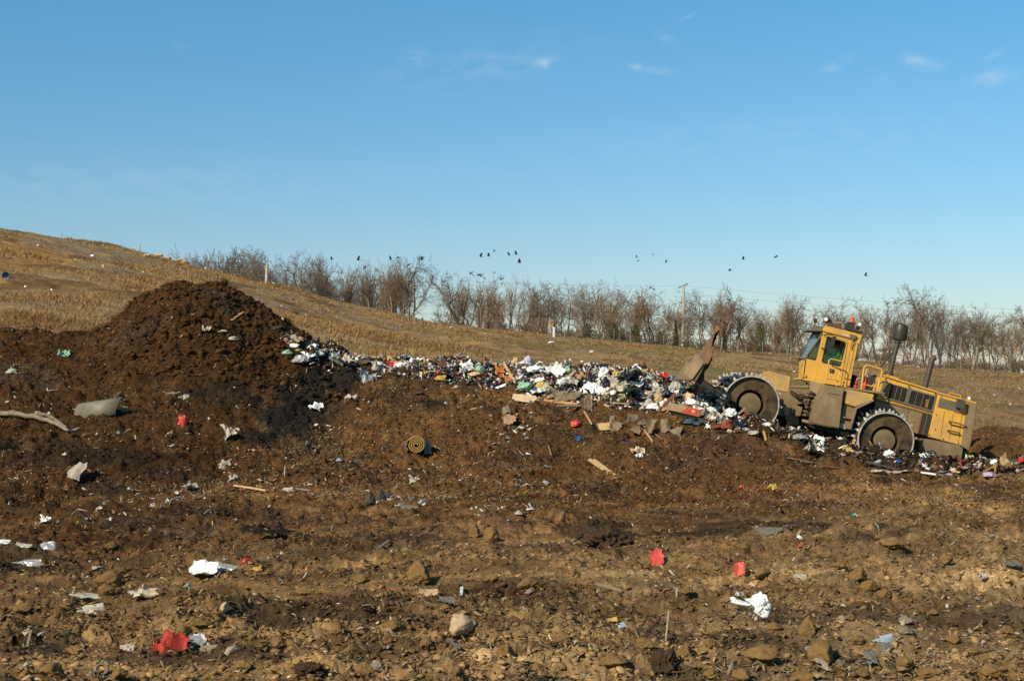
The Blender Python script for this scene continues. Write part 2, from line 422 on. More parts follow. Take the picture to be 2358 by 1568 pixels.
# ------------------------------------------------------------------ loose matter nobody could count
rs = np.random.RandomState(5)
def rot_frames(n, tilt):
    a = rs.rand(n) * 2 * np.pi; t1 = (rs.rand(n) - .5) * 2 * tilt + .12; t2 = (rs.rand(n) - .5) * 2 * tilt
    ca, sa = np.cos(a), np.sin(a)
    e1 = np.stack([ca * np.cos(t2), sa * np.cos(t2), np.sin(t2)], -1)
    e2 = np.stack([-sa * np.cos(t1), ca * np.cos(t1), np.sin(t1)], -1)
    e3 = np.cross(e1, e2); e3 /= np.linalg.norm(e3, axis=1)[:, None]
    e2 = np.cross(e3, e1)
    return e1, e2, e3
_p = (1 + 5 ** .5) / 2
ICO_V = np.array([(-1, _p, 0), (1, _p, 0), (-1, -_p, 0), (1, -_p, 0), (0, -1, _p), (0, 1, _p), (0, -1, -_p), (0, 1, -_p), (_p, 0, -1), (_p, 0, 1), (-_p, 0, -1), (-_p, 0, 1)]) / 1.902
ICO_F = np.array([(0, 11, 5), (0, 5, 1), (0, 1, 7), (0, 7, 10), (0, 10, 11), (1, 5, 9), (5, 11, 4), (11, 10, 2), (10, 7, 6), (7, 1, 8), (3, 9, 4), (3, 4, 2), (3, 2, 6), (3, 6, 8), (3, 8, 9), (4, 9, 5), (2, 4, 11), (6, 2, 10), (8, 6, 7), (9, 8, 1)])
def spots(n, top=None):
    """scatter over the soil: even in the picture, so near ground is not starved"""
    c = rs.uniform(-420, 2780, n * 2); w = rs.uniform(1 / 47.5, 1 / 10.5, n * 2); up = rs.rand(n * 2) < .55
    Y = np.where(up, rs.uniform(30, 46.5, n * 2), 1 / w)
    X = (c - CX) * Y / F
    return X[:n], Y[:n]
def lum_ok(X, Y, t=.030, keep=.1):
    l = soil_colour(X, Y).mean(1); return (l > t * rs.uniform(.7, 1.2, len(X))) | (rs.rand(len(X)) < keep)
def open_ok(X, Y):
    return rs.rand(len(X)) > .85 * sstep(.02, .30, fbm(X / 4.5, Y / 1.6, 3, 911)) * (1 - sstep(30, 36, Y))
def clods(n, s0, s1, dens=None, sq=.62, tint=1.0, pts=None):
    X, Y = spots(n) if pts is None else pts; n = len(X)
    s = s0 * (s1 / s0) ** (rs.rand(n) ** 2.2)
    Z = dirt_z(X, Y)
    e1, e2, e3 = rot_frames(n, .5)
    sc3 = np.stack([s * rs.uniform(.7, 1.3, n), s * rs.uniform(.6, 1.1, n), s * sq * rs.uniform(.6, 1.2, n)], -1)
    L = (ICO_V[None] + rs.normal(0, .14, (n, 12, 3))) * (1 + rs.uniform(-.35, .3, (n, 12, 1))) * sc3[:, None, :]
    W = L[..., 0:1] * e1[:, None] + L[..., 1:2] * e2[:, None] + L[..., 2:3] * e3[:, None]
    W += np.stack([X, Y, Z + s * .15], -1)[:, None]
    colr = soil_colour(X, Y) * rs.uniform(.65, 1.55, n)[:, None] * tint * np.array([1, 1, 1]) 
    return W.reshape(-1, 3), (ICO_F[None] + 12 * np.arange(n)[:, None, None]).reshape(-1, 3), np.repeat(colr, 12, 0)
def chips(n, l0, l1, w0, w1, pal, pts=None, tilt=.7, lift=.3):
    X, Y = spots(n) if pts is None else pts; n = len(X)
    Ln = l0 * (l1 / l0) ** (rs.rand(n) ** 1.8) * .5; Wd = w0 * (w1 / w0) ** (rs.rand(n) ** 1.8) * .5
    Z = dirt_z(X, Y)
    e1, e2, e3 = rot_frames(n, tilt)
    b = rs.uniform(-.5, .5, n) * Ln; th = .06 * Wd + .002
    q = np.array([(-1, -1, 0), (0, -1, 1), (1, -1, 0), (-1, 1, 0), (0, 1, 1), (1, 1, 0)], float)
    top = np.stack([q[None, :, 0] * Ln[:, None] * rs.uniform(.7, 1.1, (n, 6)), q[None, :, 1] * Wd[:, None] * rs.uniform(.45, 1.15, (n, 6)), q[None, :, 2] * b[:, None]], -1)
    bot = top.copy(); bot[..., 2] -= th[:, None]
    L = np.concatenate([top, bot], 1)
    W = L[..., 0:1] * e1[:, None] + L[..., 1:2] * e2[:, None] + L[..., 2:3] * e3[:, None]
    W += np.stack([X, Y, Z + lift * np.minimum(Ln, .08) + .01], -1)[:, None]
    f = np.array([(0, 1, 4, 3), (1, 2, 5, 4), (6, 9, 10, 7), (7, 10, 11, 8), (0, 6, 7, 1), (1, 7, 8, 2), (3, 4, 10, 9), (4, 5, 11, 10), (0, 3, 9, 6), (2, 8, 11, 5)])
    pal = np.asarray(pal, float); colr = pal[rs.randint(0, len(pal), n)] * rs.uniform(.7, 1.25, n)[:, None]
    return W.reshape(-1, 3), (f[None] + 12 * np.arange(n)[:, None, None]).reshape(-1, 4), np.repeat(colr, 12, 0)
m_clod = soil_mat('crumbs of earth', amt=.3, scales=(9, 60), bump=.5, bdist=.02)
m_chip = chip_mat('shreds')
v, f, k = clods(70000, .012, .062, sq=.5)
tag(link('soil_crumbs', np_mesh('soil_crumbs', v, f, False, k), m_clod), 'brown crumbs and small clods of earth strewn all over the churned ground', 'soil crumbs', kind='stuff')
def flakes(n, l0, l1, mul):
    X, Y = spots(n * 2); q = (rs.rand(n * 2) < np.clip((32 - Y) / 14 + .35, .2, 1)) & lum_ok(X, Y, .03, .1) & open_ok(X, Y); X, Y = X[q][:n], Y[q][:n]
    v, f, k = chips(0, l0, l1, l0 * .6, l1 * .7, [(1, 1, 1)], (X, Y), .55, .5)
    base = soil_colour(X, Y) * mul + np.array([.012, .011, .009]) * rs.rand(len(X))[:, None] * 2
    return v, f, k * np.repeat(base, 12, 0)
v, f, k = flakes(24000, .03, .15, 1.25)
tag(link('mud_flakes', np_mesh('mud_flakes', v, f, False, k), m_clod), 'flat dried flakes of mud and bark littering the pressed ground', 'mud flakes', kind='stuff')
WOOD = [(.26, .155, .058), (.20, .115, .042), (.14, .075, .025), (.10, .052, .016), (.32, .22, .10), (.17, .115, .06), (.08, .042, .014), (.06, .03, .01)]
X, Y = spots(80000); q = lum_ok(X, Y) & (rs.rand(80000) < np.clip((Y - 14) / 16 + .3, .3, 1)) & open_ok(X, Y)
v, f, k = chips(0, .04, .22, .009, .042, WOOD, (X[q], Y[q]), .8)
tag(link('wood_shreds', np_mesh('wood_shreds', v, f, False, k), m_chip), 'shredded wood, straw and bark fragments mixed into the brown soil', 'shreds', kind='stuff')
X, Y = spots(40000); c = X * F / Y + CX
keep = (rs.rand(len(X)) < .3 + .5 * ((c < 1200) & (Y > 30))) & lum_ok(X, Y, .034, .03)
PALE = [(.34, .25, .13), (.42, .35, .25), (.28, .18, .08), (.30, .24, .16), (.24, .19, .13), (.26, .15, .055)]
v, f, k = chips(0, .035, .19, .018, .085, PALE, (X[keep][:8000], Y[keep][:8000]), .9)
tag(link('pale_flecks', np_mesh('pale_flecks', v, f, False, k), m_chip), 'pale flecks of paper, bark and grit showing in the dark soil', 'flecks', kind='stuff')
n = 3200
c = rs.uniform(215, 800, n); Y = rs.uniform(39.5, 46, n)
v, f, k = clods(0, .03, .15, sq=.6, pts=((c - CX) * Y / F, Y))
tag(link('mound_clods', np_mesh('mound_clods', v, f, False, k), m_clod), 'dark chunky clods of earth covering the big dirt mound', 'clods', kind='stuff')
# small scraps through the strip of rubbish
n = 90000
c = rs.uniform(590, 2480, n); Y = rs.uniform(36, 48, n); X = (c - CX) * Y / F
keep = rs.rand(n) < trash_mask(c, Y, .3) ** 1.3 * (.45 + .9 * sstep(-.25, .25, fbm(X / .9, Y / .9, 2, 951)))
X, Y = X[keep][:13500], Y[keep][:13500]
BRIGHT = [(.74, .72, .68)] * 4 + [(.62, .58, .52)] * 2 + [(.5, .47, .42), (.40, .40, .41), (.30, .30, .31)] + [(.02, .02, .022)] * 4 + [(.05, .05, .052)] + [(.30, .20, .11), (.22, .13, .06), (.14, .08, .035), (.09, .05, .025), (.06, .035, .018), (.04, .025, .014), (.44, .31, .18)] \
    + [(.42, .045, .03), (.40, .16, .12), (.05, .09, .20), (.16, .26, .36), (.42, .33, .08), (.20, .30, .22), (.40, .34, .40), (.6, .5, .38)]
nA = len(X) * 6 // 10
v1, f1, k1 = chips(0, .05, .34, .03, .17, BRIGHT, (X[:nA], Y[:nA]), 1.2, .8)
EARTH = np.array([(.05, .03, .014), (.09, .05, .02), (.03, .02, .012), (.16, .10, .05), (.02, .016, .012)])
def muddy(k, X, Y, m):
    cc = X * F / Y + CX; q = rs.rand(len(X)) < .18 + .5 * sstep(1650, 1780, cc); e = EARTH[rs.randint(0, 5, len(X))]
    return np.where(np.repeat(q, m)[:, None], np.repeat(e, m, 0), k)
k1 = muddy(k1, X[:nA], Y[:nA], 12)
v2, f2, k2 = clods(0, .03, .12, sq=.5, pts=(X[nA:], Y[nA:])); pb_ = np.array(BRIGHT)
k2 = np.repeat(pb_[rs.randint(0, len(pb_), len(X) - nA)] * rs.uniform(.6, 1.1, (len(X) - nA, 1)), 12, 0)
k2 = muddy(k2, X[nA:], Y[nA:], 12)
fa = np.concatenate([f1[:, [0, 1, 2]], f1[:, [0, 2, 3]], f2 + len(v1)])
tag(link('litter_scraps', np_mesh('litter_scraps', np.concatenate([v1, v2]), fa, False, np.concatenate([k1, k2])), m_chip), 'small scraps of paper, plastic and cardboard covering the strip of rubbish', 'litter', kind='stuff')
n = 620
X, Y = spots(n * 3)
sel = (Y > 17) & lum_ok(X, Y, .03, .05); X, Y = X[sel][:n], Y[sel][:n]
SOIL = [(.55, .50, .42)] * 3 + [(.42, .36, .28)] * 3 + [(.30, .28, .26), (.22, .27, .30), (.16, .24, .20), (.34, .12, .09), (.34, .25, .09), (.10, .12, .18)]
v, f, k = chips(0, .04, .26, .02, .12, SOIL, (X, Y), .8)
tag(link('ground_scraps', np_mesh('ground_scraps', v, f, False, k), m_chip), 'scattered scraps of paper and plastic trodden into the open ground', 'litter', kind='stuff')

n = 900
c = rs.uniform(-60, 1250, n); Y = rs.uniform(27, 41, n); X = (c - CX) * Y / F; q = lum_ok(X, Y, .03, .1) & (fbm(X / 2.5, Y / 2.5, 2, 991) > -.05); X, Y = X[q], Y[q]
v, f, k = chips(0, .06, .36, .04, .18, SOIL[:9] + [(.5, .44, .34)] * 5, (X, Y), .9, .6)
tag(link('paper_scraps', np_mesh('paper_scraps', v, f, False, k), m_chip), 'cream and grey paper scraps half buried in the dark soil on the left', 'litter', kind='stuff')
# dead grass on the slope
n = 330000
c = rs.uniform(-220, 2560, n); Y = 47 + (228 - 47) * rs.rand(n) ** 1.5; X = (c - CX) * Y / F
den = .06 + 1.2 * sstep(-.12, .30, fbm(X / 4, Y / 9, 4, 701)); clump = sstep(.16, .34, fbm(X / 8, Y / 10, 3, 733)) * sstep(1250, 900, c)
tallc = np.zeros(n)
for (x, y, rx, ry) in [(140, 690, 90, 14), (320, 670, 60, 26), (60, 590, 40, 20), (340, 650, 40, 16), (300, 655, 30, 20), (830, 760, 45, 16), (900, 770, 50, 14), (945, 742, 26, 10), (1000, 745, 40, 8), (230, 690, 60, 20), (90, 735, 90, 14), (1280, 775, 90, 6), (1230, 770, 60, 6), (1480, 800, 120, 5), (1740, 810, 120, 5)]:
    q = hit(x, y)
    tallc = np.maximum(tallc, np.exp(-((X - q.x) / (rx * q.y / F)) ** 2 - ((Y - q.y) / max(1.5, ry * q.y / F * 4)) ** 2))
keep = rs.rand(n) < np.clip(den * .5 + clump * .35 + tallc * .9, 0, 1)
X, Y, clump, tallc, c = X[keep], Y[keep], clump[keep], tallc[keep], c[keep]
n = len(X)
Z = hill_z(X, Y)
nb = 3
h = (.05 + .09 * rs.rand(n) + .07 * clump + .13 * tallc + .0007 * Y)[:, None] * rs.uniform(.6, 1.25, (n, nb))
wd = (.006 + .00019 * Y)[:, None] * rs.uniform(.7, 1.5, (n, nb))
a = rs.rand(n, nb) * 2 * np.pi; lean = rs.uniform(.2, 1.5, (n, nb))
bx = X[:, None] + rs.normal(0, .09, (n, nb)); by = Y[:, None] + rs.normal(0, .09, (n, nb)); bz = np.repeat(Z[:, None] - .03, nb, 1)
px, py = np.cos(a) * wd, np.sin(a) * wd * .5
tx = bx + np.cos(a + 1.3) * lean * h; ty = by + np.sin(a + 1.3) * lean * h; tz = bz + h
v = np.stack([np.stack([bx - px, by - py, bz], -1), np.stack([bx + px, by + py, bz], -1), np.stack([tx, ty, tz], -1)], 2).reshape(-1, 3)
f = np.arange(len(v)).reshape(-1, 3)
ga = np.array([.32, .208, .088]); gb = np.array([.36, .195, .060]); gc = np.array([.15, .08, .032])
mixv = np.clip(clump * .6 + tallc * 1.0 + .5 * sstep(900, 300, c) * rs.rand(n), 0, 1)
k = .62 * (ga + (gb - ga) * mixv[:, None]) + .45 * hill_colour(X, Y)
dk = (rs.rand(n) < .3)[:, None]; k = np.where(dk, k * .55 + gc * .3, k) * rs.uniform(.7, 1.12, n)[:, None]
k = np.repeat(k, nb * 3, 0)
tag(link('dead_grass', np_mesh('dead_grass', v, f, False, k), m_chip), 'dry tan and orange grass growing over the landfill slope', 'grass', kind='stuff')
# ------------------------------------------------------------------ the landfill compactor
# points are read in a local chart of the machine's side (a, b), at a stated distance Y
def M(a, b, Y):
    return P(1572 + a / 3.0, 691.7 + b / 3.0, Y)
MS = 3.0 * F                                      # chart units per metre = MS / Y
root = thing('landfill_compactor', 'yellow steel wheeled landfill compactor climbing the strip of rubbish with raised blade', 'compactor', M(1000, 1000, 39.6))
ROOT = root.location.copy()

DUST = (.37, .255, .135)
m_yel = mat('yellow paint', (.68, .345, .045), .5, c2=(.46, .27, .075), scale=2.2, spec=.4, lo=.42, hi=.72, bump=.15, bscale=40)
m_yel2 = mat('dusty yellow paint', (.60, .31, .055), .7, c2=(.36, .235, .105), scale=3.0, lo=.40, hi=.60, bump=.15, bscale=40)
m_tan = mat('dust caked steel', DUST, .9, c2=(.26, .175, .088), scale=3.2, bump=.3, bscale=25)
m_tan2 = mat('brown dust caked steel', (.30, .205, .108), .9, c2=(.18, .12, .06), scale=3.4, bump=.4, bscale=22)
m_drum = mat('mud stained wheel', (.112, .072, .031), .85, c2=(.026, .017, .008), scale=1.9, bump=.8, bscale=12, lo=.42, hi=.60, mott=.5)
m_hub = mat('dusty hub', (.17, .122, .058), .85, c2=(.12, .084, .04), scale=6, bump=.3)
m_dark = mat('dark greasy steel', (.022, .018, .014), .7, c2=(.05, .036, .02), scale=5)
m_black = mat('black void paint', (.008, .008, .008), .8)
m_worn = mat('worn bright steel', (.52, .48, .43), .4, c2=(.22, .175, .12), scale=7, spec=.6)
m_grey = mat('grey grille frame', (.115, .095, .068), .7, c2=(.16, .125, .08), scale=4)
m_brown = mat('rusty brown blade steel', (.27, .135, .048), .65, c2=(.13, .062, .024), scale=2.5, bump=.3)
m_pipe = mat('sooty pipe', (.040, .032, .024), .5, c2=(.075, .053, .032), scale=7, spec=.4)
m_cap = mat('dark olive muffler', (.026, .023, .014), .45, c2=(.050, .038, .022), scale=5, spec=.4)
m_gasket = mat('window rubber', (.03, .028, .024), .8)
m_red = mat('red enamel', (.52, .035, .022), .35, var=.25, spec=.5)
m_white = mat('white print', (.62, .60, .55), .6)
m_hose = mat('tan hose', (.25, .19, .11), .8)
m_orange = mat('orange beacon plastic', (.80, .10, .01), .25, var=.1, spec=.6)
m_chrome = mat('lamp glass', (.75, .74, .70), .15, var=.1, spec=.8)

def dusty(m, lo, hi, amt, c=(.36, .245, .125)):
    """settled dust: thickest low down on the machine, in patches"""
    nt = m.node_tree; N, L = nt.nodes, nt.links; p = next(n for n in N if n.type == 'BSDF_PRINCIPLED')
    src = p.inputs['Base Color'].links[0].from_socket
    t = N.new('ShaderNodeTexCoord'); d = N.new('ShaderNodeVectorMath'); d.operation = 'DOT_PRODUCT'; d.inputs[1].default_value = (.27, 0, .963); L.new(t.outputs['Object'], d.inputs[0])
    mp = N.new('ShaderNodeMapping'); mp.inputs['Scale'].default_value = (5, 5, 1.6); L.new(t.outputs['Object'], mp.inputs[0])
    no = N.new('ShaderNodeTexNoise'); no.inputs['Scale'].default_value = 1.6; no.inputs['Detail'].default_value = 8; no.inputs['Roughness'].default_value = .7; L.new(mp.outputs[0], no.inputs['Vector'])
    r = N.new('ShaderNodeMapRange'); r.inputs['From Min'].default_value = hi; r.inputs['From Max'].default_value = lo; L.new(d.outputs['Value'], r.inputs['Value'])
    a = N.new('ShaderNodeMath'); a.operation = 'MULTIPLY_ADD'; L.new(no.outputs['Fac'], a.inputs[0]); a.inputs[1].default_value = 1.7; a.inputs[2].default_value = -.85
    b = N.new('ShaderNodeMath'); b.operation = 'ADD'; L.new(r.outputs['Result'], b.inputs[0]); L.new(a.outputs[0], b.inputs[1])
    e = N.new('ShaderNodeMath'); e.operation = 'MULTIPLY'; e.use_clamp = True; L.new(b.outputs[0], e.inputs[0]); e.inputs[1].default_value = amt
    k = N.new('ShaderNodeMix'); k.data_type = 'RGBA'; L.new(e.outputs[0], k.inputs['Factor']); L.new(src, k.inputs['A']); k.inputs['B'].default_value = (*c, 1)
    L.new(k.outputs['Result'], p.inputs['Base Color'])
dusty(m_yel, .5, 1.75, .45); dusty(m_yel2, .5, 1.9, .55); dusty(m_tan2, .0, 1.6, .9, (.15, .10, .05))

def glassy(name, c, opac):
    m = bpy.data.materials.new(name); nt, p, out = nodes_of(m)
    tr = nt.nodes.new('ShaderNodeBsdfTransparent'); tr.inputs[0].default_value = (.80, .93, .88, 1)
    mx = nt.nodes.new('ShaderNodeMixShader'); mx.inputs[0].default_value = opac
    p.inputs['Base Color'].default_value = (*c, 1); p.inputs['Roughness'].default_value = .12; p.inputs['Specular IOR Level'].default_value = .8
    nt.links.new(tr.outputs[0], mx.inputs[1]); nt.links.new(p.outputs[0], mx.inputs[2]); nt.links.new(mx.outputs[0], out.inputs['Surface'])
    return m
m_glass = glassy('dusty green cab glass', (.12, .26, .20), .10)
m_wind = glassy('dusty windscreen', (.20, .23, .24), .55)

def pobj(name, bm, m, parent, smooth=False, bevel=0, label=None, autos=False):
    bmesh.ops.recalc_face_normals(bm, faces=bm.faces)
    if bevel: bmesh.ops.bevel(bm, geom=[e for e in bm.edges if len(e.link_faces) == 2 and e.calc_face_angle(0) > .5], offset=bevel, segments=2, affect='EDGES', clamp_overlap=True)
    for v in bm.verts: v.co -= ROOT
    o = link(name, bm_mesh(name, bm, smooth, False), m, parent)
    if label: o['label'] = label
    if autos: o.data.polygons.foreach_set('use_smooth', np.ones(len(o.data.polygons), bool)); o.data.set_sharp_from_angle(angle=R(35))
    return o

def prism_into(bm, pts, Y0, Y1, pts2=None):
    n = len(pts)
    A = [bm.verts.new(M(a, b, Y0)) for a, b in pts]
    if pts2 is None:
        B = [bm.verts.new(Vector((v.co.x, Y1, v.co.z))) for v in A]
    else: B = [bm.verts.new(M(a, b, Y1)) for a, b in pts2]
    bm.faces.new(A); bm.faces.new(B[::-1])
    for i in range(n):
        j = (i + 1) % n; bm.faces.new((A[i], B[i], B[j], A[j]))
    return bm

def prism(name, pts, Y0, Y1, m, parent, bevel=.015, pts2=None, label=None):
    return pobj(name, prism_into(bmesh.new(), pts, Y0, Y1, pts2), m, parent, bevel=bevel, label=label)

def holed_into(bm, outer, holes, Y0, Y1):
    loops = []
    es = []
    for L in [outer] + holes:
        vs = [bm.verts.new(M(a, b, Y0)) for a, b in L]
        es += [bm.edges.new((vs[i], vs[(i + 1) % len(vs)])) for i in range(len(vs))]
        loops.append(vs)
    r = bmesh.ops.triangle_fill(bm, edges=es, use_beauty=True, use_dissolve=False)
    fs = [g for g in r['geom'] if isinstance(g, bmesh.types.BMFace)]
    ex = bmesh.ops.extrude_face_region(bm, geom=fs)
    for g in ex['geom']:
        if isinstance(g, bmesh.types.BMVert): g.co.y = Y1
    return bm

def rnd(pts, r=10, n=4):
    """round the corners of an outline"""
    out = []
    k = len(pts)
    for i in range(k):
        p0, p1, p2 = Vector(pts[i - 1]), Vector(pts[i]), Vector(pts[(i + 1) % k])
        d0 = (p0 - p1); d2 = (p2 - p1); rr = min(r, d0.length * .45, d2.length * .45)
        a = p1 + d0.normalized() * rr; b = p1 + d2.normalized() * rr
        for t in range(n + 1):
            t /= n; out.append(tuple(a * (1 - t) ** 2 + p1 * 2 * t * (1 - t) + b * t * t))
    return out

def inset(pts, d):
    c = sum((Vector(p) for p in pts), Vector((0, 0))) / len(pts)
    return [tuple(Vector(p) + (c - Vector(p)).normalized() * d) for p in pts]

def tube_into(bm, pts, r, n=8, r2=None, cap=True):
    pts = [Vector(p) for p in pts]; rings = []
    up = None
    for i, p in enumerate(pts):
        d = (pts[min(i + 1, len(pts) - 1)] - pts[max(i - 1, 0)]).normalized()
        if up is None: up = Vector((0, 1, 0)) if abs(d.y) < .9 else Vector((1, 0, 0))
        u = d.cross(up).normalized(); w = u.cross(d).normalized(); up = w
        rr = r if r2 is None else r + (r2 - r) * i / (len(pts) - 1)
        rings.append([bm.verts.new(p + (u * math.cos(2 * math.pi * k / n) + w * math.sin(2 * math.pi * k / n)) * rr) for k in range(n)])
    for A, B in zip(rings, rings[1:]):
        for k in range(n): bm.faces.new((A[k], A[(k + 1) % n], B[(k + 1) % n], B[k]))
    if cap: bm.faces.new(rings[0][::-1]); bm.faces.new(rings[-1])
    return bm

def tube(name, pts, r, m, parent, n=10, r2=None, label=None):
    return pobj(name, tube_into(bmesh.new(), pts, r, n, r2), m, parent, autos=True, label=label)

def lathe_into(bm, prof, n, c, ring=False):
    """prof: (radius, depth along Y)"""
    rings = []
    for r, d in prof:
        rings.append([bm.verts.new(Vector((c.x + r * math.cos(2 * math.pi * k / n), c.y + d, c.z + r * math.sin(2 * math.pi * k / n)))) for k in range(n)])
    for A, B in zip(rings, rings[1:]):
        for k in range(n): bm.faces.new((A[k], A[(k + 1) % n], B[(k + 1) % n], B[k]))
    if ring:
        for k in range(n): bm.faces.new((rings[-1][k], rings[-1][(k + 1) % n], rings[0][(k + 1) % n], rings[0][k]))
    else: bm.faces.new(rings[0][::-1]); bm.faces.new(rings[-1])
    return bm

# --- wheels: dished steel drums with rows of teeth
def local_obj(name, bm, m, parent, autos=True):
    o = link(name, bm_mesh(name, bm, False), m, parent)
    if autos: o.data.polygons.foreach_set('use_smooth', np.ones(len(o.data.polygons), bool)); o.data.set_sharp_from_angle(angle=R(35))
    return o
RW = .755; WW = 1.10
def make_wheel():
    O = Vector((0, 0, 0))
    prof = [(.30, .42), (.365, .40), (.372, .10), (.40, .075), (.56, .10), (.70, .085), (.735, .03), (RW - .02, 0), (RW, .015), (RW, WW - .01), (.7, WW), (.3, WW)]
    w = local_obj('wheel', lathe_into(bmesh.new(), prof, 72, O), m_drum, root)
    local_obj('rim', lathe_into(bmesh.new(), [(RW - .022, -.012), (RW + .006, -.012), (RW + .010, .05), (RW - .022, .05)], 72, O, True), m_worn, w)
    local_obj('hub', lathe_into(bmesh.new(), [(.02, .10), (.22, .105), (.285, .125), (.30, .16), (.30, .41), (.02, .41)], 48, O), m_hub, w)
    tb = bmesh.new()
    s = [(-.050, -.055), (.050, -.055), (.050, .055), (-.050, .055)]
    for (z, k) in [(-.02, .95), (.035, .85), (.06, .5), (.105, .32)]:
        for (x, y) in s: tb.verts.new((x * k, y * k, z))
    tb.verts.ensure_lookup_table(); V_ = tb.verts
    for l in range(3):
        for i in range(4): tb.faces.new((V_[l * 4 + i], V_[l * 4 + (i + 1) % 4], V_[l * 4 + 4 + (i + 1) % 4], V_[l * 4 + 4 + i]))
    tb.faces.new((V_[3], V_[2], V_[1], V_[0])); tb.faces.new((V_[12], V_[13], V_[14], V_[15]))
    tm = bm_mesh('tooth', tb); tm.materials.append(m_worn)
    for row in range(4):
        for i in range(14):
            a = 2 * math.pi * (i + (row % 2) * .5) / 14
            t = link('tooth', tm, None, w)
            t.location = (RW * math.cos(a), .07 + row * .31, RW * math.sin(a))
            t.rotation_euler = (0, math.pi / 2 - a, 0)
    return w
wheel = make_wheel()
def place_wheel(w, loc, rot):
    w.location = Vector(loc) - ROOT; w.rotation_euler = (0, rot, 0)
def copy_wheel():
    c = wheel.copy(); col.objects.link(c); c.parent = root
    for ch in list(wheel.children):
        d = ch.copy(); col.objects.link(d); d.parent = c
    return c
fw = M(473, 716, 38.0); rw = M(1404, 968, 38.0)
place_wheel(wheel, fw, .1)
place_wheel(copy_wheel(), rw, .37)
for p_, rr in ((fw, .6), (rw, .9)):
    place_wheel(copy_wheel(), p_ + Vector((0, 2.3, 0)), rr)

# --- front frame, blade and arms
prism('fender', rnd([(604, 489), (748, 527), (736, 640), (590, 610), (588, 560)], 14), 39.12, 40.25, m_yel2, root, .02)
prism('front_frame', [(520, 600), (690, 632), (742, 645), (842, 680), (838, 712), (792, 722), (800, 800), (806, 862), (735, 868), (700, 800), (640, 790), (520, 740)], 39.08, 40.3, m_tan2, root, .02)
prism('hinge_block', [(750, 715), (830, 738), (815, 800), (775, 800)], 38.95, 39.07, m_tan2, root)
prism('frame_plate', [(700, 735), (745, 740), (738, 800), (703, 795)], 39.03, 39.075, m_tan, root, .008)
BY0, BY1 = 37.35, 41.2
b = bmesh.new()
mold = [(66, 552), (92, 560), (128, 500), (160, 438), (150, 425), (104, 480)]
prism_into(b, mold, BY0, BY1)
blade = pobj('blade', b, m_tan2, root, bevel=.01)
# upper guard plate, tapering to a short top edge
b = bmesh.new()
t_ = .07
def gv(a, bb, Y, dx): return b.verts.new(M(a, bb, Y) + Vector((dx, 0, 0)))
A = [gv(152, 432, BY0, 0), gv(238, 178, BY0 + .25, 0), gv(240, 182, BY0 + 1.2, 0), gv(108, 380, BY1 - 1.0, 0)]
Bv = [gv(166, 440, BY0, .02), gv(252, 186, BY0 + .25, 0), gv(254, 190, BY0 + 1.2, 0), gv(122, 388, BY1 - 1.0, .03)]
b.faces.new(A); b.faces.new(Bv[::-1])
for i in range(4): b.faces.new((A[i], Bv[i], Bv[(i + 1) % 4], A[(i + 1) % 4]))
pobj('blade_guard', b, m_brown, root, bevel=.01)
prism('guard_rib', [(254, 200), (246, 178), (236, 176), (226, 205), (212, 300), (206, 380), (178, 440), (150, 440), (168, 400), (196, 330), (222, 230)], BY0 - .02, BY0 + .14, m_brown, root, .01)
b = bmesh.new()
prism_into(b, [(30, 462), (60, 430), (95, 366), (146, 434), (66, 548), (12, 512), (10, 490)], BY0 - .06, BY0 - .005)
blade_end = pobj('blade_end_plate', b, m_tan, root, bevel=.008)
prism('blade_bracket', [(150, 440), (206, 380), (204, 408), (176, 470), (152, 490), (148, 548), (180, 575), (216, 605), (222, 640), (170, 610), (72, 552)], BY0 + .15, BY0 + .5, m_dark, root, .01)
tube('push_arm', [M(140, 560, 37.9), M(215, 610, 37.9), M(330, 680, 37.9)], .06, m_dark, root)
tube('push_arm', [M(140, 560, 41.0), M(215, 610, 41.0), M(330, 680, 41.0)], .06, m_dark, root)
tube('lift_cylinder', [M(190, 610, 39.1), M(285, 598, 39.1), M(420, 560, 39.1), M(600, 600, 39.1)], .045, m_tan2, root)

# --- articulation between the wheels
prism('articulation', [(800, 700), (930, 640), (1000, 700), (1000, 860), (860, 860), (800, 840)], 39.35, 40.2, m_dark, root, .02)
for i, (p0, p1, r, m) in enumerate([((838, 690), (940, 700), .05, m_tan2), ((845, 712), (925, 722), .045, m_tan2), ((850, 735), (930, 745), .05, m_tan2), ((790, 755), (860, 770), .035, m_tan2), ((785, 780), (850, 795), .03, m_tan2),
                                    ((828, 832), (900, 850), .05, m_tan), ((850, 655), (930, 672), .03, m_tan2)]):
    tube('steering_cylinder' if i > 2 else 'hydraulic_pipe', [M(*p0, 39.0), M(*p1, 39.05)], r, m, root)
tube('lift_arm', [M(742, 596, 39.0), M(800, 600, 39.0), M(868, 598, 39.0)], .04, m_tan2, root)
for q in range(3):
    tube('hose', [M(745, 620 + q * 12, 39.0 + q * .05), M(790, 650 + q * 10, 38.95), M(830, 655 + q * 14, 39.0), M(880, 665 + q * 14, 39.1)], .018, m_dark, root)
tube('cab_strut', [M(845, 570, 39.1), M(940, 665, 39.1)], .05, m_tan2, root)

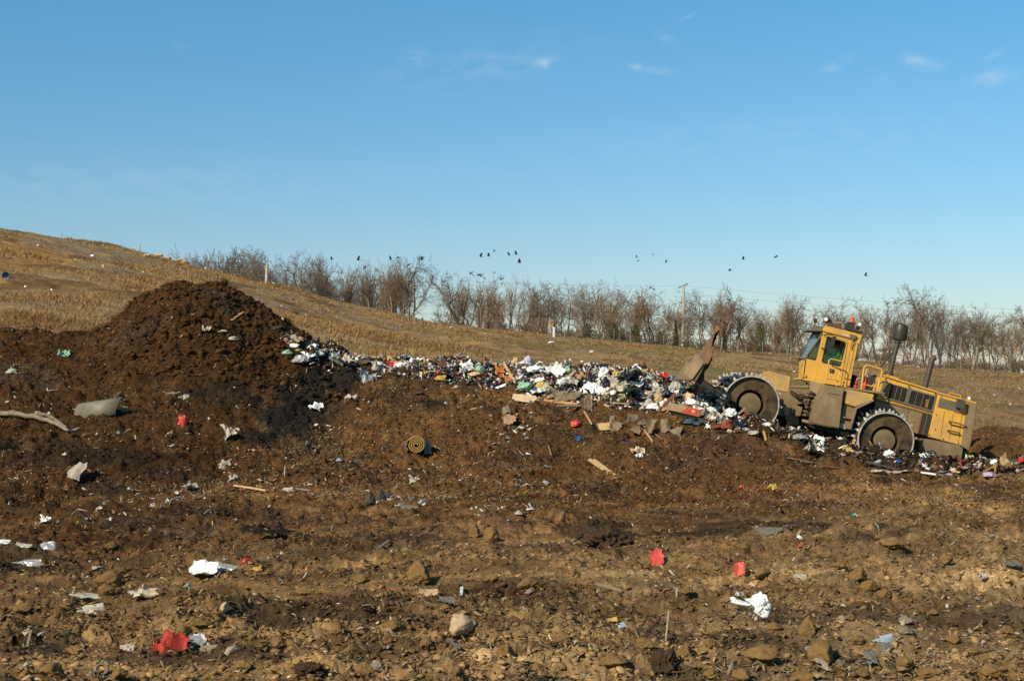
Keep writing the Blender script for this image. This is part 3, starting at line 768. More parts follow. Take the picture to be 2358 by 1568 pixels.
# --- steps, platform and belly
prism('step_box', [(986, 582), (1122, 606), (1112, 640), (1084, 884), (902, 852), (905, 828), (940, 690)], 38.10, 38.75, m_tan2, root, .02)
prism('cab_skirt', [(898, 560), (985, 576), (980, 600), (942, 660), (888, 626)], 38.62, 38.95, m_tan, root)
prism('fuel_tank', [(1132, 612), (1326, 650), (1312, 690), (1196, 736), (1116, 712)], 38.22, 39.0, m_yel2, root, .02)
prism('tank_bracket', [(1112, 716), (1194, 742), (1186, 820), (1160, 892), (1082, 880)], 38.30, 38.72, m_tan2, root)
prism('bracket_shelf', [(1100, 800), (1178, 812), (1176, 822), (1098, 810)], 38.20, 38.31, m_tan2, root, .005)
prism('bolted_plate', rnd([(1090, 850), (1122, 853), (1130, 892), (1088, 882)], 8), 38.262, 38.298, m_worn, root, .004, label='worn white patch at the foot of the tank bracket')
prism('wheel_arch', [(1194, 738), (1318, 682), (1324, 694), (1206, 750), (1164, 893), (1152, 890)], 38.18, 39.2, m_tan2, root, .006)
prism('underbody', [(905, 855), (1090, 890), (1160, 905), (1155, 945), (1080, 930), (900, 880)], 38.5, 40.6, m_dark, root)
prism('belly_lug', rnd([(1085, 905), (1150, 908), (1158, 935), (1130, 948), (1090, 925)], 8), 38.46, 38.58, m_tan2, root)
prism('chassis', [(1130, 700), (1340, 690), (1660, 780), (1700, 935), (1640, 1000), (1200, 930)], 39.15, 40.4, m_dark, root)

# --- engine hood
prism('engine_hood', [(1388, 524), (1762, 640), (1760, 664), (1725, 785), (1335, 682)], 38.98, 40.42, m_yel, root, .02)
prism('hood_lid', [(1388, 512), (1764, 628), (1764, 640), (1388, 524)], 38.93, 40.47, m_yel, root, .008)
prism('side_panel', [(1334, 684), (1726, 788), (1690, 936), (1500, 890), (1322, 750)], 38.95, 40.44, m_tan2, root, .012)
b = bmesh.new()
g1 = rnd([(1418, 572), (1556, 612), (1534, 706), (1402, 668), (1378, 636)], 16); g2 = rnd([(1582, 622), (1746, 668), (1722, 758), (1558, 712)], 6)
holed_into(b, rnd([(1392, 560), (1758, 660), (1730, 772), (1382, 672), (1364, 640)], 8), [g1, g2], 38.935, 38.975)
grille = pobj('grille', b, m_grey, root)
for g in (g1, g2):
    prism('vent_backing', g, 38.972, 38.9785, m_black, grille, 0)
b = bmesh.new()
def slat_fill(b, x0, x1, yt0, yt1, h0, n, Y, r):
    for i in range(n):
        t = (i + .5) / n
        tube_into(b, [M(x0 - 30 * t * (h0 / 90), yt0 + h0 * t, Y), M(x1 - 30 * t * (h0 / 90), yt1 + h0 * t, Y)], r * .7, 4)
slat_fill(b, 1412, 1552, 570, 608, 95, 8, 38.95, .007)
slat_fill(b, 1582, 1746, 622, 666, 90, 8, 38.95, .007)
for (x, yt, h) in [(1440, 582, 92), (1485, 594, 95), (1520, 603, 95), (1625, 635, 88), (1668, 647, 88), (1712, 658, 88)]:
    tube_into(b, [M(x, yt, 38.945), M(x - 24, yt + h, 38.945)], .010, 4)
pobj('grille_bars', b, m_grey, grille)
prism('engine_filter', [(1682, 684), (1698, 688), (1690, 740), (1674, 736)], 38.9655, 38.9705, mat('dull orange filter', (.42, .19, .03), .6), grille, 0, label='orange engine filter seen behind the grille bars')
b = bmesh.new(); vq = [(1664, 782), (1722, 797), (1688, 936), (1630, 920)]
prism_into(b, vq, 38.92, 38.948)
vent = pobj('louvre', b, m_black, root)
b = bmesh.new()
for i in range(12):
    t = (i + .5) / 12
    tube_into(b, [M(1664 - 34 * t, 782 + 138 * t, 38.918), M(1722 - 34 * t, 797 + 139 * t, 38.918)], .009, 4)
tube_into(b, [M(1693, 790, 38.914), M(1659, 928, 38.914)], .011, 4)
pobj('louvre_bars', b, m_grey, vent)
prism('louvre_trim', [(1656, 780), (1662, 781), (1628, 920), (1622, 918)], 38.90, 38.948, mat('faded red edge', (.20, .06, .04), .8), vent, 0, label='thin faded red strip beside the louvre')
prism('rear_housing', [(1766, 644), (2030, 716), (1968, 1000), (1920, 1002), (1694, 940)], 38.90, 40.5, m_yel, root, .02)
prism('rear_lid', [(1766, 632), (2032, 704), (2028, 716), (1766, 644)], 38.86, 40.54, m_yel, root, .008)
for (x0, y0, x1, y1) in [(1808, 770, 1782, 950), (1868, 786, 1840, 962), (1930, 780, 1905, 985)]:
    tube('panel_seam', [M(x0, y0, 38.898), M(x1, y1, 38.898)], .006, m_dark, root, 4)
prism('name_plate', [(1776, 672), (1926, 710), (1908, 772), (1764, 736)], 38.885, 38.897, m_grey, root, .003, label='blank grey plate on the rear housing')
prism('striped_sticker', [(1886, 712), (1896, 714), (1886, 762), (1876, 758)], 38.877, 38.884, mat('blue sticker', (.14, .12, .32), .5), root, 0)
prism('striped_sticker', [(1876, 762), (1930, 772), (1928, 780), (1874, 770)], 38.877, 38.884, mat('faded red sticker', (.45, .10, .07), .5), root, 0)
prism('rear_lamp_box', rnd([(1908, 678), (1956, 686), (1948, 750), (1898, 742)], 6), 38.66, 38.86, mat('grey lamp box', (.085, .075, .055), .6), root, .012)
prism('radiator_guard', [(1972, 704), (2034, 716), (1982, 1042), (1926, 1004)], 38.84, 40.56, m_tan2, root, .012)
prism('counterweight', [(1650, 955), (1760, 968), (1922, 1004), (1942, 1030), (1928, 1110), (1632, 1046)], 38.55, 40.8, m_tan2, root, .03)
prism('tow_hook', [(1945, 1040), (1980, 1020), (1975, 1075), (1940, 1062)], 39.4, 39.7, m_tan2, root)
def rail(name, pts, r=.019, m=m_yel, label=None):
    return tube(name, [M(*p) for p in pts], r, m, root, 8, label=label)
rail('grab_handle', [(1840, 838, 38.86), (1842, 835, 38.78), (1900, 848, 38.78), (1955, 866, 38.78), (1956, 866, 38.86)], .022, m_brown)
rail('grab_handle', [(1830, 898, 38.88), (1832, 895, 38.80), (1908, 914, 38.80), (1910, 917, 38.88)], .022, m_brown)
rail('roof_rail', [(1840, 650, 38.95), (1842, 636, 38.95), (1918, 656, 38.95), (1920, 672, 38.95)], .016)
rail('roof_rail', [(1402, 535, 38.96), (1408, 514, 38.96), (1490, 540, 38.96), (1486, 552, 38.96)], .018)
tube('work_lamp', [M(1970, 682, 39.0), M(1985, 676, 39.0)], .055, m_chrome, root)

for (x, y) in [(1790, 665), (1940, 706), (1700, 925), (1800, 955), (1905, 985), (1745, 890), (1755, 790), (1400, 545), (1560, 590), (1745, 645)]:
    tube('bolt', [M(x, y, 38.885), M(x, y, 38.979)], .018, m_dark, root, 8)
tube('panel_seam', [M(1342, 690, 38.944), M(1722, 794, 38.944)], .01, m_dark, root, 4)
tube('panel_seam', [M(1560, 760, 38.944), M(1540, 880, 38.944)], .008, m_dark, root, 4)
tube('panel_seam', [M(1000, 640, 38.094), M(1096, 655, 38.094)], .007, m_dark, root, 4)
for k in range(3):
    tube('hose', [M(1140 + 10 * k, 700, 38.9), M(1120 + 14 * k, 780, 38.8), M(1160 + 6 * k, 860, 38.75)], .022, m_dark, root, 6)
tube('hose', [M(880, 640, 38.9), M(850, 700, 38.85), M(880, 760, 38.85), M(905, 800, 38.9)], .022, m_dark, root, 6)
# --- chimney stacks
tube('air_cleaner_stem', [M(1430, 508, 39.5), M(1486, 284, 39.5)], .068, m_pipe, root, 16)
b = bmesh.new(); p0, p1 = M(1497, 270, 39.5), M(1512, 170, 39.5); ax = (p1 - p0)
ring = [(0, .16), (.02, .185), (.06, .19), (.12, .195), (.5, .205), (.75, .20), (.90, .175), (.98, .11), (1.0, .03)]
rings = []
u = Vector((0, 1, 0)); w_ = ax.normalized().cross(u)
for t, r in ring:
    c_ = p0 - ax * .06 + ax * 1.16 * t; rings.append([b.verts.new(c_ + (u * math.cos(k * math.pi / 16) + w_ * math.sin(k * math.pi / 16)) * r) for k in range(32)])
for A_, B_ in zip(rings, rings[1:]):
    for k in range(32): b.faces.new((A_[k], A_[(k + 1) % 32], B_[(k + 1) % 32], B_[k]))
b.faces.new(rings[0]); b.faces.new(rings[-1][::-1])
pobj('air_cleaner_cap', b, m_cap, root, autos=True)
tube('stem_clamp', [M(1484, 294, 39.5), M(1488, 280, 39.5)], .10, m_cap, root, 16)
tube('stem_base', [M(1424, 516, 39.5), M(1428, 492, 39.5)], .115, m_pipe, root, 16)
tube('stem_flange', [M(1445, 448, 39.5), M(1448, 438, 39.5)], .085, m_pipe, root, 16)
tube('exhaust_pipe', [M(1672, 606, 39.7), M(1700, 500, 39.7), M(1718, 430, 39.7), M(1724, 410, 39.7), M(1734, 398, 39.7), M(1748, 394, 39.7)], .078, m_pipe, root, 16)
tube('stay_rod', [M(1362, 470, 39.4), M(1450, 360, 39.5)], .018, m_dark, root, 6)

# --- handrails and deck behind the cab
prism('deck', [(1140, 600), (1400, 636), (1396, 650), (1136, 614)], 38.25, 40.4, m_tan2, root, .01)
prism('gap_shade_block', rnd([(1168, 508), (1208, 520), (1190, 606), (1146, 600)], 6), 39.2, 40.2, m_black, root, .02)  # solid black block stands in for the shaded gap behind the cab
rail('handrail', [(1232, 628, 38.5), (1250, 480, 38.5), (1256, 458, 38.5), (1275, 446, 38.5), (1372, 474, 38.5), (1378, 490, 38.5), (1336, 650, 38.5)], .026)
rail('handrail', [(1248, 628, 38.9), (1268, 490, 38.9), (1276, 470, 38.9)], .02)
rail('handrail', [(1240, 580, 38.5), (1290, 588, 38.5), (1350, 600, 38.5)], .016)
rail('handrail', [(1180, 460, 38.7), (1245, 470, 38.6)], .014, m_dark)
rail('handrail', [(1340, 560, 39.3), (1300, 600, 39.3)], .016)
rail('handrail', [(1010, 430, 38.25), (1012, 414, 38.25), (1024, 404, 38.25), (1112, 424, 38.25)], .018)
rail('handrail', [(1010, 430, 38.25), (984, 572, 38.25)], .022)
rail('handrail', [(1030, 450, 38.25), (1096, 480, 38.25), (1128, 490, 38.25), (1142, 514, 38.25), (1130, 604, 38.25)], .022, m_brown)
rail('handrail', [(1092, 478, 38.3), (1062, 592, 38.3)], .016)
rail('handrail', [(994, 540, 38.24), (1134, 562, 38.24)], .018)
rail('handrail', [(1110, 530, 38.3), (1122, 552, 38.3), (1112, 580, 38.3)], .015)

# --- operator cab
cab_out = [(975, 212), (1160, 262), (1226, 262), (1150, 604), (1082, 594), (905, 562), (828, 548), (822, 500), (848, 400)]
fwin = rnd([(955, 262), (917, 408), (850, 394)], 9); door = rnd([(985, 238), (1140, 284), (1090, 590), (912, 564)], 8)
dwin = rnd([(1000, 250), (1127, 292), (1086, 452), (962, 424)], 14)
CY0, CY1 = 38.9, 40.3
b = bmesh.new()
holed_into(b, cab_out, [fwin, inset(door, 8)], CY0, CY0 + .05)
prism_into(b, cab_out, CY1 - .05, CY1)
prism_into(b, [(1143, 285), (1222, 262), (1152, 603), (1092, 594)], CY0 + .051, CY1 - .051)
prism_into(b, [(830, 546), (1092, 592), (1092, 580), (832, 536)], CY0 + .051, CY1 - .051)
cab = pobj('cab', b, m_yel, root)
A_ = [(846, 402), (850, 398), (842, 405), (826, 545)]
b = bmesh.new()
q = [M(846, 404, CY0), M(826, 547, CY0), M(798, 538, 40.0), M(806, 408, 40.0)]
vs = [b.verts.new(p) for p in q] + [b.verts.new(p + Vector((.05, 0, 0))) for p in q]
for f in [(0, 1, 2, 3), (7, 6, 5, 4), (0, 4, 5, 1), (1, 5, 6, 2), (2, 6, 7, 3), (3, 7, 4, 0)]: b.faces.new([vs[i] for i in f])
pobj('front_panel', b, m_yel, cab, bevel=.01)
b = bmesh.new()
q = [M(966, 230, CY0 + .02), M(846, 401, CY0 + .02), M(806, 405, 40.0), M(900, 230, CY1 - .1)]
vs = [b.verts.new(p) for p in q] + [b.verts.new(p + Vector((.02, 0, -.005))) for p in q]
for f in [(0, 1, 2, 3), (7, 6, 5, 4), (0, 4, 5, 1), (1, 5, 6, 2), (2, 6, 7, 3), (3, 7, 4, 0)]: b.faces.new([vs[i] for i in f])
pobj('windscreen', b, m_wind, cab)
b = bmesh.new()
tube_into(b, [p + Vector((-.012, -.02, 0)) for p in (q[0], q[1], q[2], q[3], q[0])], .024, 6)
pobj('windscreen_frame', b, m_grey, cab)
tube('wiper', [M(802, 412, 39.9), M(800, 404, 39.8), M(856, 318, 39.5)], .01, m_dark, cab, 5)
tube('wiper', [M(812, 418, 39.0), M(794, 414, 39.3)], .014, m_dark, cab, 5)
prism('side_window', inset(fwin, -2), CY0 + .02, CY0 + .026, m_glass, cab, 0)
b = bmesh.new(); holed_into(b, inset(fwin, -6), [inset(fwin, 3)], CY0 - .012, CY0 - .001)
pobj('window_seal', b, m_gasket, cab)
b = bmesh.new(); holed_into(b, door, [dwin], CY0 - .022, CY0 - .002)
pobj('door', b, m_yel, cab, bevel=0)
b = bmesh.new(); holed_into(b, inset(door, -3), [inset(door, 1)], CY0 - .010, CY0 - .001)
pobj('door_seam', b, mat('dark seam', (.10, .052, .012), .9), cab)
b = bmesh.new(); holed_into(b, inset(dwin, -5), [inset(dwin, 3)], CY0 - .036, CY0 - .0235)
pobj('window_seal', b, m_gasket, cab)
# lower sash of the door window; the upper rear sash is slid open
prism('door_window', [(1003, 330), (1117, 330), (1088, 446), (966, 420)], CY0 - .016, CY0 - .010, m_glass, cab, 0)
prism('door_window', [(1002, 254), (1058, 270), (1040, 329), (990, 322)], CY0 - .016, CY0 - .010, m_glass, cab, 0)
prism('door_latch', rnd([(1018, 470), (1048, 476), (1044, 502), (1014, 496)], 4), CY0 - .05, CY0 - .0225, m_dark, cab, .004)
prism('door_latch', [(1024, 478), (1036, 481), (1034, 494), (1022, 491)], CY0 - .06, CY0 - .0505, m_grey, cab, 0)
tube('lamp_socket', [M(845, 520, CY0 - .03), M(845, 520, CY0 - .002)], .045, mat('amber lens', (.42, .24, .05), .4), cab, 14)
prism('roof', [(986, 174), (1244, 238), (1226, 300), (1206, 306), (1160, 264), (970, 214), (966, 206)], CY0 - .06, CY1 + .06, m_yel, cab, .02)
prism('visor', [(900, 174), (984, 180), (968, 214), (894, 211)], CY0 - .02, CY0 + .04, m_grey, cab, .006)
prism('visor', [(900, 204), (972, 207), (968, 216), (894, 213)], CY0 + .041, CY1, m_dark, cab, .006)
prism('rear_post', [(1172, 300), (1214, 302), (1152, 604), (1108, 598)], CY0 - .05, CY0 - .001, m_yel, cab, .012)
tube('post_seam', [M(1168, 300, CY0 - .01), M(1104, 596, CY0 - .01)], .012, m_brown, cab, 5)
tube('post_seam', [M(1192, 302, CY0 - .054), M(1128, 600, CY0 - .054)], .008, m_brown, cab, 5)
prism('roof_label', [(1102, 232), (1150, 244), (1148, 252), (1100, 240)], CY0 - .068, CY0 - .061, m_white, cab, 0)
prism('cab_bracket', [(1160, 232), (1206, 246), (1196, 266), (1172, 272), (1158, 258)], CY0 - .13, CY0 - .061, m_grey, cab, .01)
tube('bracket_arm', [M(1180, 262, CY0 - .11), M(1164, 312, CY0 - .12), M(1160, 330, CY0 - .12)], .018, m_brown, cab, 6)
# mirror on its arms
prism('mirror', rnd([(1042, 246), (1064, 250), (1040, 334), (1018, 328)], 5), CY0 - .32, CY0 - .22, m_cap, cab, .01)
tube('mirror_arm', [M(975, 240, CY0 - .04), M(1000, 234, CY0 - .2), M(1040, 240, CY0 - .27)], .016, m_dark, cab, 6)
tube('mirror_arm', [M(958, 330, CY0 - .04), M(990, 332, CY0 - .2), M(1022, 326, CY0 - .27)], .016, m_dark, cab, 6)
# on the roof
tube('work_lamp', [M(912, 168, 38.95), M(914, 150, 38.95)], .02, m_brown, cab, 6)
tube('work_lamp', [M(908, 140, 38.98), M(926, 142, 38.98)], .062, m_dark, cab, 12)
tube('work_lamp', [M(983, 132, 38.95), M(1014, 136, 38.95)], .075, m_dark, cab, 14)
tube('lamp_glass', [M(990, 130, 38.852), M(990, 130, 38.872)], .055, m_chrome, cab, 14)
tube('lamp_stalk', [M(996, 176, 38.95), M(998, 140, 38.95)], .025, m_brown, cab, 6)
tube('roof_hose', [M(1010, 136, 39.0), M(1030, 150, 39.0), M(1060, 158, 39.0), M(1090, 156, 39.0), M(1106, 164, 39.0), M(1110, 192, 39.0)], .045, m_hose, cab, 10)
prism('red_tag', [(1072, 170), (1086, 174), (1082, 186), (1070, 182)], 38.9, 38.93, m_red, cab, 0)
prism('beacon_base', rnd([(1150, 148), (1192, 158), (1182, 214), (1128, 198), (1136, 170)], 5), 39.05, 39.35, m_cap, cab, .015)
tube('beacon', [M(1168, 152, 39.2), M(1170, 140, 39.2), M(1173, 122, 39.2), M(1174, 116, 39.2)], .062, m_orange, cab, 14)
tube('work_lamp', [M(1200, 190, 38.95), M(1222, 186, 38.95)], .055, m_cap, cab, 12)
tube('lamp_glass', [M(1222, 166, 38.93), M(1224, 166, 38.95)], .05, m_chrome, cab, 12)
tube('work_lamp', [M(1196, 178, 39.05), M(1222, 170, 39.0)], .05, m_hose, cab, 12)
prism('lamp_tray', [(1178, 206), (1248, 214), (1236, 234), (1180, 222)], 38.9, 39.4, m_cap, cab, .01)
# inside
prism('seat', rnd([(1050, 470), (1118, 478), (1136, 380), (1122, 372), (1104, 440), (1054, 446)], 8), 39.4, 39.9, m_black, cab, .03)
prism('console', [(905, 470), (950, 440), (960, 470), (930, 555), (880, 545)], 39.3, 39.9, m_dark, cab, .02)
b = bmesh.new(); c0 = M(978, 400, 39.6); axd = Vector((-.5, 0, .86)); e1 = Vector((0, 1, 0)); e2 = axd.cross(e1)
tube_into(b, [c0 + (e1 * math.cos(t * math.pi / 10) + e2 * math.sin(t * math.pi / 10)) * .19 for t in range(21)], .016, 6, cap=False)
tube_into(b, [c0, M(940, 450, 39.6)], .02, 6)
pobj('steering_wheel', b, m_dark, cab, True)

# --- fire extinguishers standing on the deck
def extinguisher(a0, b0, a1, b1, Y, r, label):
    p0, p1 = M(a0, b0, Y), M(a1, b1, Y); d = p1 - p0
    t = thing('fire_extinguisher', label, 'fire extinguisher', p0, 'fire extinguishers on the compactor deck')
    def tub(nm, pts, r_, m, r2=None):
        bm = tube_into(bmesh.new(), [p - p0 for p in pts], r_, 16, r2); bmesh.ops.recalc_face_normals(bm, faces=bm.faces)
        o = link(nm, bm_mesh(nm, bm), m, t); o.data.polygons.foreach_set('use_smooth', np.ones(len(o.data.polygons), bool)); o.data.set_sharp_from_angle(angle=R(40)); return o
    tub('cylinder', [p0, p0 + d * .80], r, m_red); tub('shoulder', [p0 + d * .801, p0 + d * .88], r * .98, m_red, r * .5)
    tub('valve', [p0 + d * .881, p0 + d * 1.0], r * .38, m_white)
    tub('handle', [p0 + d * .95, p0 + d * 1.02 + Vector((r * 1.6, 0, .02))], r * .18, m_white)
    tub('hose', [p0 + d * .93, p0 + d * .9 + Vector((-r * 1.1, -.04, 0)), p0 + d * .55 + Vector((-r * 1.15, -.05, 0))], r * .15, m_black)
    tub('label_band', [p0 + d * .45, p0 + d * .56], r * 1.015, mat('pale red label', (.6, .16, .12), .5))
    return t
extinguisher(1258, 622, 1280, 520, 38.75, .082, 'red fire extinguisher standing upright behind the yellow handrail loop')
extinguisher(1190, 608, 1206, 540, 39.0, .05, 'red fire extinguisher half hidden against the blacked-in gap behind the cab')

# --- the operator, seated and looking ahead
def skin_mesh(name, pts, edges, rad, m, parent, sub=2, rootv=0):
    me = bpy.data.meshes.new(name); me.from_pydata([tuple(p) for p in pts], edges, [])
    o = link(name, me, None, parent)
    bpy.context.view_layer.objects.active = o
    md = o.modifiers.new('skin', 'SKIN'); md.use_smooth_shade = True
    for i, v in enumerate(me.skin_vertices[0].data):
        v.radius = (rad[i], rad[i]) if not isinstance(rad[i], tuple) else rad[i]
        v.use_root = i == rootv
    s = o.modifiers.new('sub', 'SUBSURF'); s.levels = sub; s.render_levels = sub
    dg = bpy.context.evaluated_depsgraph_get(); ev = o.evaluated_get(dg)
    nm = bpy.data.meshes.new_from_object(ev); o.modifiers.clear(); o.data = nm; bpy.data.meshes.remove(me)
    nm.materials.clear(); nm.materials.append(m)
    nm.polygons.foreach_set('use_smooth', np.ones(len(nm.polygons), bool))
    return o
m_skin = mat('skin', (.42, .22, .14), .6, var=.1)
m_vest = mat('lime safety shirt', (.30, .80, .06), .7, var=.25, scale=6)
per = thing('person', 'compactor driver in a lime green safety shirt seated in the cab facing left', 'person', M(1082, 462, 39.62))
pb = per.location
def Q(a, b_, Y): return M(a, b_, Y) - pb
pel, ch1, ch2, neck, hd, top = Q(1080, 462, 39.62), Q(1075, 425, 39.62), Q(1068, 372, 39.62), Q(1064, 346, 39.62), Q(1062, 326, 39.62), Q(1065, 300, 39.62)
shn, shf = Q(1068, 364, 39.40), Q(1068, 364, 39.84); eln, elf = Q(1036, 410, 39.34), Q(1036, 410, 39.9); hn, hf = Q(986, 400, 39.44), Q(986, 400, 39.78)
kn, kf = Q(1000, 452, 39.5), Q(1000, 452, 39.74); an, af = Q(985, 530, 39.5), Q(985, 530, 39.74)
pts = [pel, ch1, ch2, neck, hd, top, shn, eln, hn, shf, elf, hf, kn, an, kf, af]
body = skin_mesh('body', pts, [(0, 1), (1, 2), (2, 3), (3, 4), (4, 5), (2, 6), (6, 7), (7, 8), (2, 9), (9, 10), (10, 11), (0, 12), (12, 13), (0, 14), (14, 15)],
                 [.13, .13, .13, .055, .088, .085, .07, .045, .035, .07, .045, .035, .07, .05, .07, .05], m_skin, per)
skin_mesh('shirt', [pel, ch1, ch2, shn, eln, eln.lerp(hn, .75), shf, elf, elf.lerp(hf, .75), Q(1066, 358, 39.62)], [(0, 1), (1, 2), (2, 3), (3, 4), (4, 5), (2, 6), (6, 7), (7, 8), (2, 9)],
          [.16, .165, .16, .095, .075, .055, .095, .075, .055, .08], m_vest, per)
skin_mesh('trousers', [pel - Vector((0, 0, .05)), kn, an, kf, af], [(0, 1), (1, 2), (0, 3), (3, 4)], [.16, .09, .07, .09, .07], mat('dark blue trousers', (.03, .04, .08), .9), per)
def blob(name, c, r, m, parent, squash=(1, 1, 1)):
    bm = bmesh.new(); bmesh.ops.create_icosphere(bm, subdivisions=3, radius=1)
    for v in bm.verts: v.co = Vector((v.co.x * r * squash[0], v.co.y * r * squash[1], v.co.z * r * squash[2])) + c
    return link(name, bm_mesh(name, bm, True), m, parent)
blob('cap', top + Vector((0, 0, .045)), .105, mat('dark cap', (.03, .025, .02), .9), per, (1.05, .9, .62))
bm = bmesh.new(); bmesh.ops.create_cone(bm, cap_ends=True, segments=16, radius1=.07, radius2=.07, depth=.015)
for v in bm.verts: v.co = v.co + top + Vector((-.12, 0, .03))
link('cap_peak', bm_mesh('cap_peak', bm), MATS['dark cap'], per)
blob('nose', hd + Vector((-.10, 0, .02)), .02, m_skin, per, (1, .8, 1.3))
for s in (-1, 1):
    blob('eye', hd + Vector((-.082, s * .032, .05)), .012, m_black, per)
    blob('ear', hd + Vector((.01, s * .088, .03)), .03, m_skin, per, (.8, .35, 1.2))
    for k in range(4):
        h0 = (hn if s < 0 else hf) + Vector((-.02, 0, .01 * k - .02)); bm = tube_into(bmesh.new(), [h0, h0 + Vector((-.05, s * .005, .015)), h0 + Vector((-.075, s * .01, -.01)), h0 + Vector((-.06, s * .01, -.03))], .009, 6)
        link('finger', bm_mesh('finger', bm, True), m_skin, per)
    h0 = (hn if s < 0 else hf); bm = tube_into(bmesh.new(), [h0 + Vector((0, 0, .02)), h0 + Vector((-.03, -s * .03, .03)), h0 + Vector((-.06, -s * .03, .01))], .010, 6)
    link('thumb', bm_mesh('thumb', bm, True), m_skin, per)

# --- exhaust smoke
sm = bpy.data.materials.new('exhaust smoke'); sm.use_nodes = True; nt = sm.node_tree; nt.nodes.clear()
o_ = nt.nodes.new('ShaderNodeOutputMaterial'); vol = nt.nodes.new('ShaderNodeVolumePrincipled')
tcn = nt.nodes.new('ShaderNodeTexCoord'); no = nt.nodes.new('ShaderNodeTexNoise'); no.inputs['Scale'].default_value = 1.6; no.inputs['Detail'].default_value = 4
nt.links.new(tcn.outputs['Object'], no.inputs['Vector'])
ln = nt.nodes.new('ShaderNodeVectorMath'); ln.operation = 'LENGTH'
mp = nt.nodes.new('ShaderNodeMapping'); mp.inputs['Scale'].default_value = (1 / .75, 1 / .6, 1 / .95); nt.links.new(tcn.outputs['Object'], mp.inputs[0]); nt.links.new(mp.outputs[0], ln.inputs[0])
def nm_(op, a, b_):
    n_ = nt.nodes.new('ShaderNodeMath'); n_.operation = op
    for i, v in enumerate((a, b_)):
        if isinstance(v, (int, float)): n_.inputs[i].default_value = v
        else: nt.links.new(v, n_.inputs[i])
    return n_.outputs[0]
fall = nm_('MAXIMUM', nm_('SUBTRACT', 1.0, ln.outputs['Value']), 0.0)
den = nm_('MULTIPLY', nm_('MULTIPLY', fall, nm_('MAXIMUM', nm_('SUBTRACT', no.outputs['Fac'], .3), 0.0)), 2.6)
nt.links.new(den, vol.inputs['Density']); vol.inputs['Color'].default_value = (.30, .27, .25, 1); nt.links.new(vol.outputs[0], o_.inputs['Volume'])
bm = bmesh.new(); bmesh.ops.create_icosphere(bm, subdivisions=3, radius=1)
for v in bm.verts: v.co = Vector((v.co.x * .78, v.co.y * .62, v.co.z * .98))
tag(link('exhaust_smoke', bm_mesh('exhaust_smoke', bm, True), sm, None, M(1790, 300, 39.9)), 'thin dark smoke drifting above the compactor exhaust pipe', 'smoke', kind='stuff')
# ------------------------------------------------------------------ bare winter wood beyond the slope
def seg_tubes(S, n):
    """S: rows of p0, p1, r0, r1 -> vertices and quads of tapered tubes"""
    S = np.asarray(S, float); p0, p1 = S[:, 0:3], S[:, 3:6]; r0, r1 = S[:, 6], S[:, 7]
    d = p1 - p0; d /= np.linalg.norm(d, axis=1)[:, None] + 1e-9
    ref = np.where(np.abs(d[:, 2:3]) < .9, np.array([[0, 0, 1.]]), np.array([[1., 0, 0]]))
    u = np.cross(d, ref); u /= np.linalg.norm(u, axis=1)[:, None]; w = np.cross(d, u)
    a = np.arange(n) * 2 * np.pi / n
    ringv = np.cos(a)[None, :, None] * u[:, None] + np.sin(a)[None, :, None] * w[:, None]
    A = p0[:, None] + ringv * r0[:, None, None]; B = p1[:, None] + ringv * r1[:, None, None]
    v = np.concatenate([A, B], 1).reshape(-1, 3)
    k = np.arange(n); f = np.stack([k, (k + 1) % n, n + (k + 1) % n, n + k], -1)
    return v, (f[None] + 2 * n * np.arange(len(S))[:, None, None]).reshape(-1, 4)

def grow(seed, H, stems=1, spread=.5, dens=1.0, up=.25, fork=.35):
    rg = np.random.RandomState(seed); trunk, crown = [], []
    def branch(p, d, L, r, lvl):
        ns = max(2, int(L / (.45 if lvl < 2 else .3))); ns = min(ns, 9)
        dst = trunk if lvl == 0 else crown
        step = L / ns
        for i in range(ns):
            d = d + rg.normal(0, .13 + .05 * lvl, 3) + np.array([0, 0, up * .22]); d = d / np.linalg.norm(d)
            q = p + d * step; r1 = r * (1 - .75 * (i + 1) / ns) if lvl else r * (1 - .5 * (i + 1) / ns)
            r0 = r * (1 - .75 * i / ns) if lvl else r * (1 - .5 * i / ns)
            dst.append([*p, *q, max(r0, .009), max(r1, .008)])
            p = q
            t = (i + 1) / ns
            if lvl < 4 and (t > fork or lvl > 0):
                nk = [1.7, 1.6, 1.5, 1.25][lvl] * dens
                for _ in range(int(nk + rg.rand())):
                    ax = rg.normal(0, 1, 3); ax -= d * ax.dot(d); ax /= np.linalg.norm(ax)
                    an = rg.uniform(.35, .95) * (spread / .5 if lvl == 0 else 1)
                    nd = d * math.cos(an) + ax * math.sin(an)
                    branch(p, nd, L * rg.uniform(.38, .62) * (1.08 - .45 * t if lvl == 0 else 1 - .3 * t), r1 * .62, lvl + 1)
    for s in range(stems):
        a = rg.rand() * 6.28; l = 0 if stems == 1 else rg.uniform(.05, .28)
        branch(np.array([math.cos(a) * .15 * (stems > 1), math.sin(a) * .15 * (stems > 1), -.2]), np.array([math.cos(a) * l, math.sin(a) * l, 1.]), H * .62 * rg.uniform(.85, 1), H * .0135 * (1 if stems == 1 else .75), 0)
    allz = np.array(trunk + crown)[:, 5].max(); k = H / allz
    t = np.array(trunk) * k; c = np.array(crown) * k
    t[:, 6:] = np.maximum(t[:, 6:], .03); c[:, 6:] = np.clip(c[:, 6:], .014, None)
    return t, c

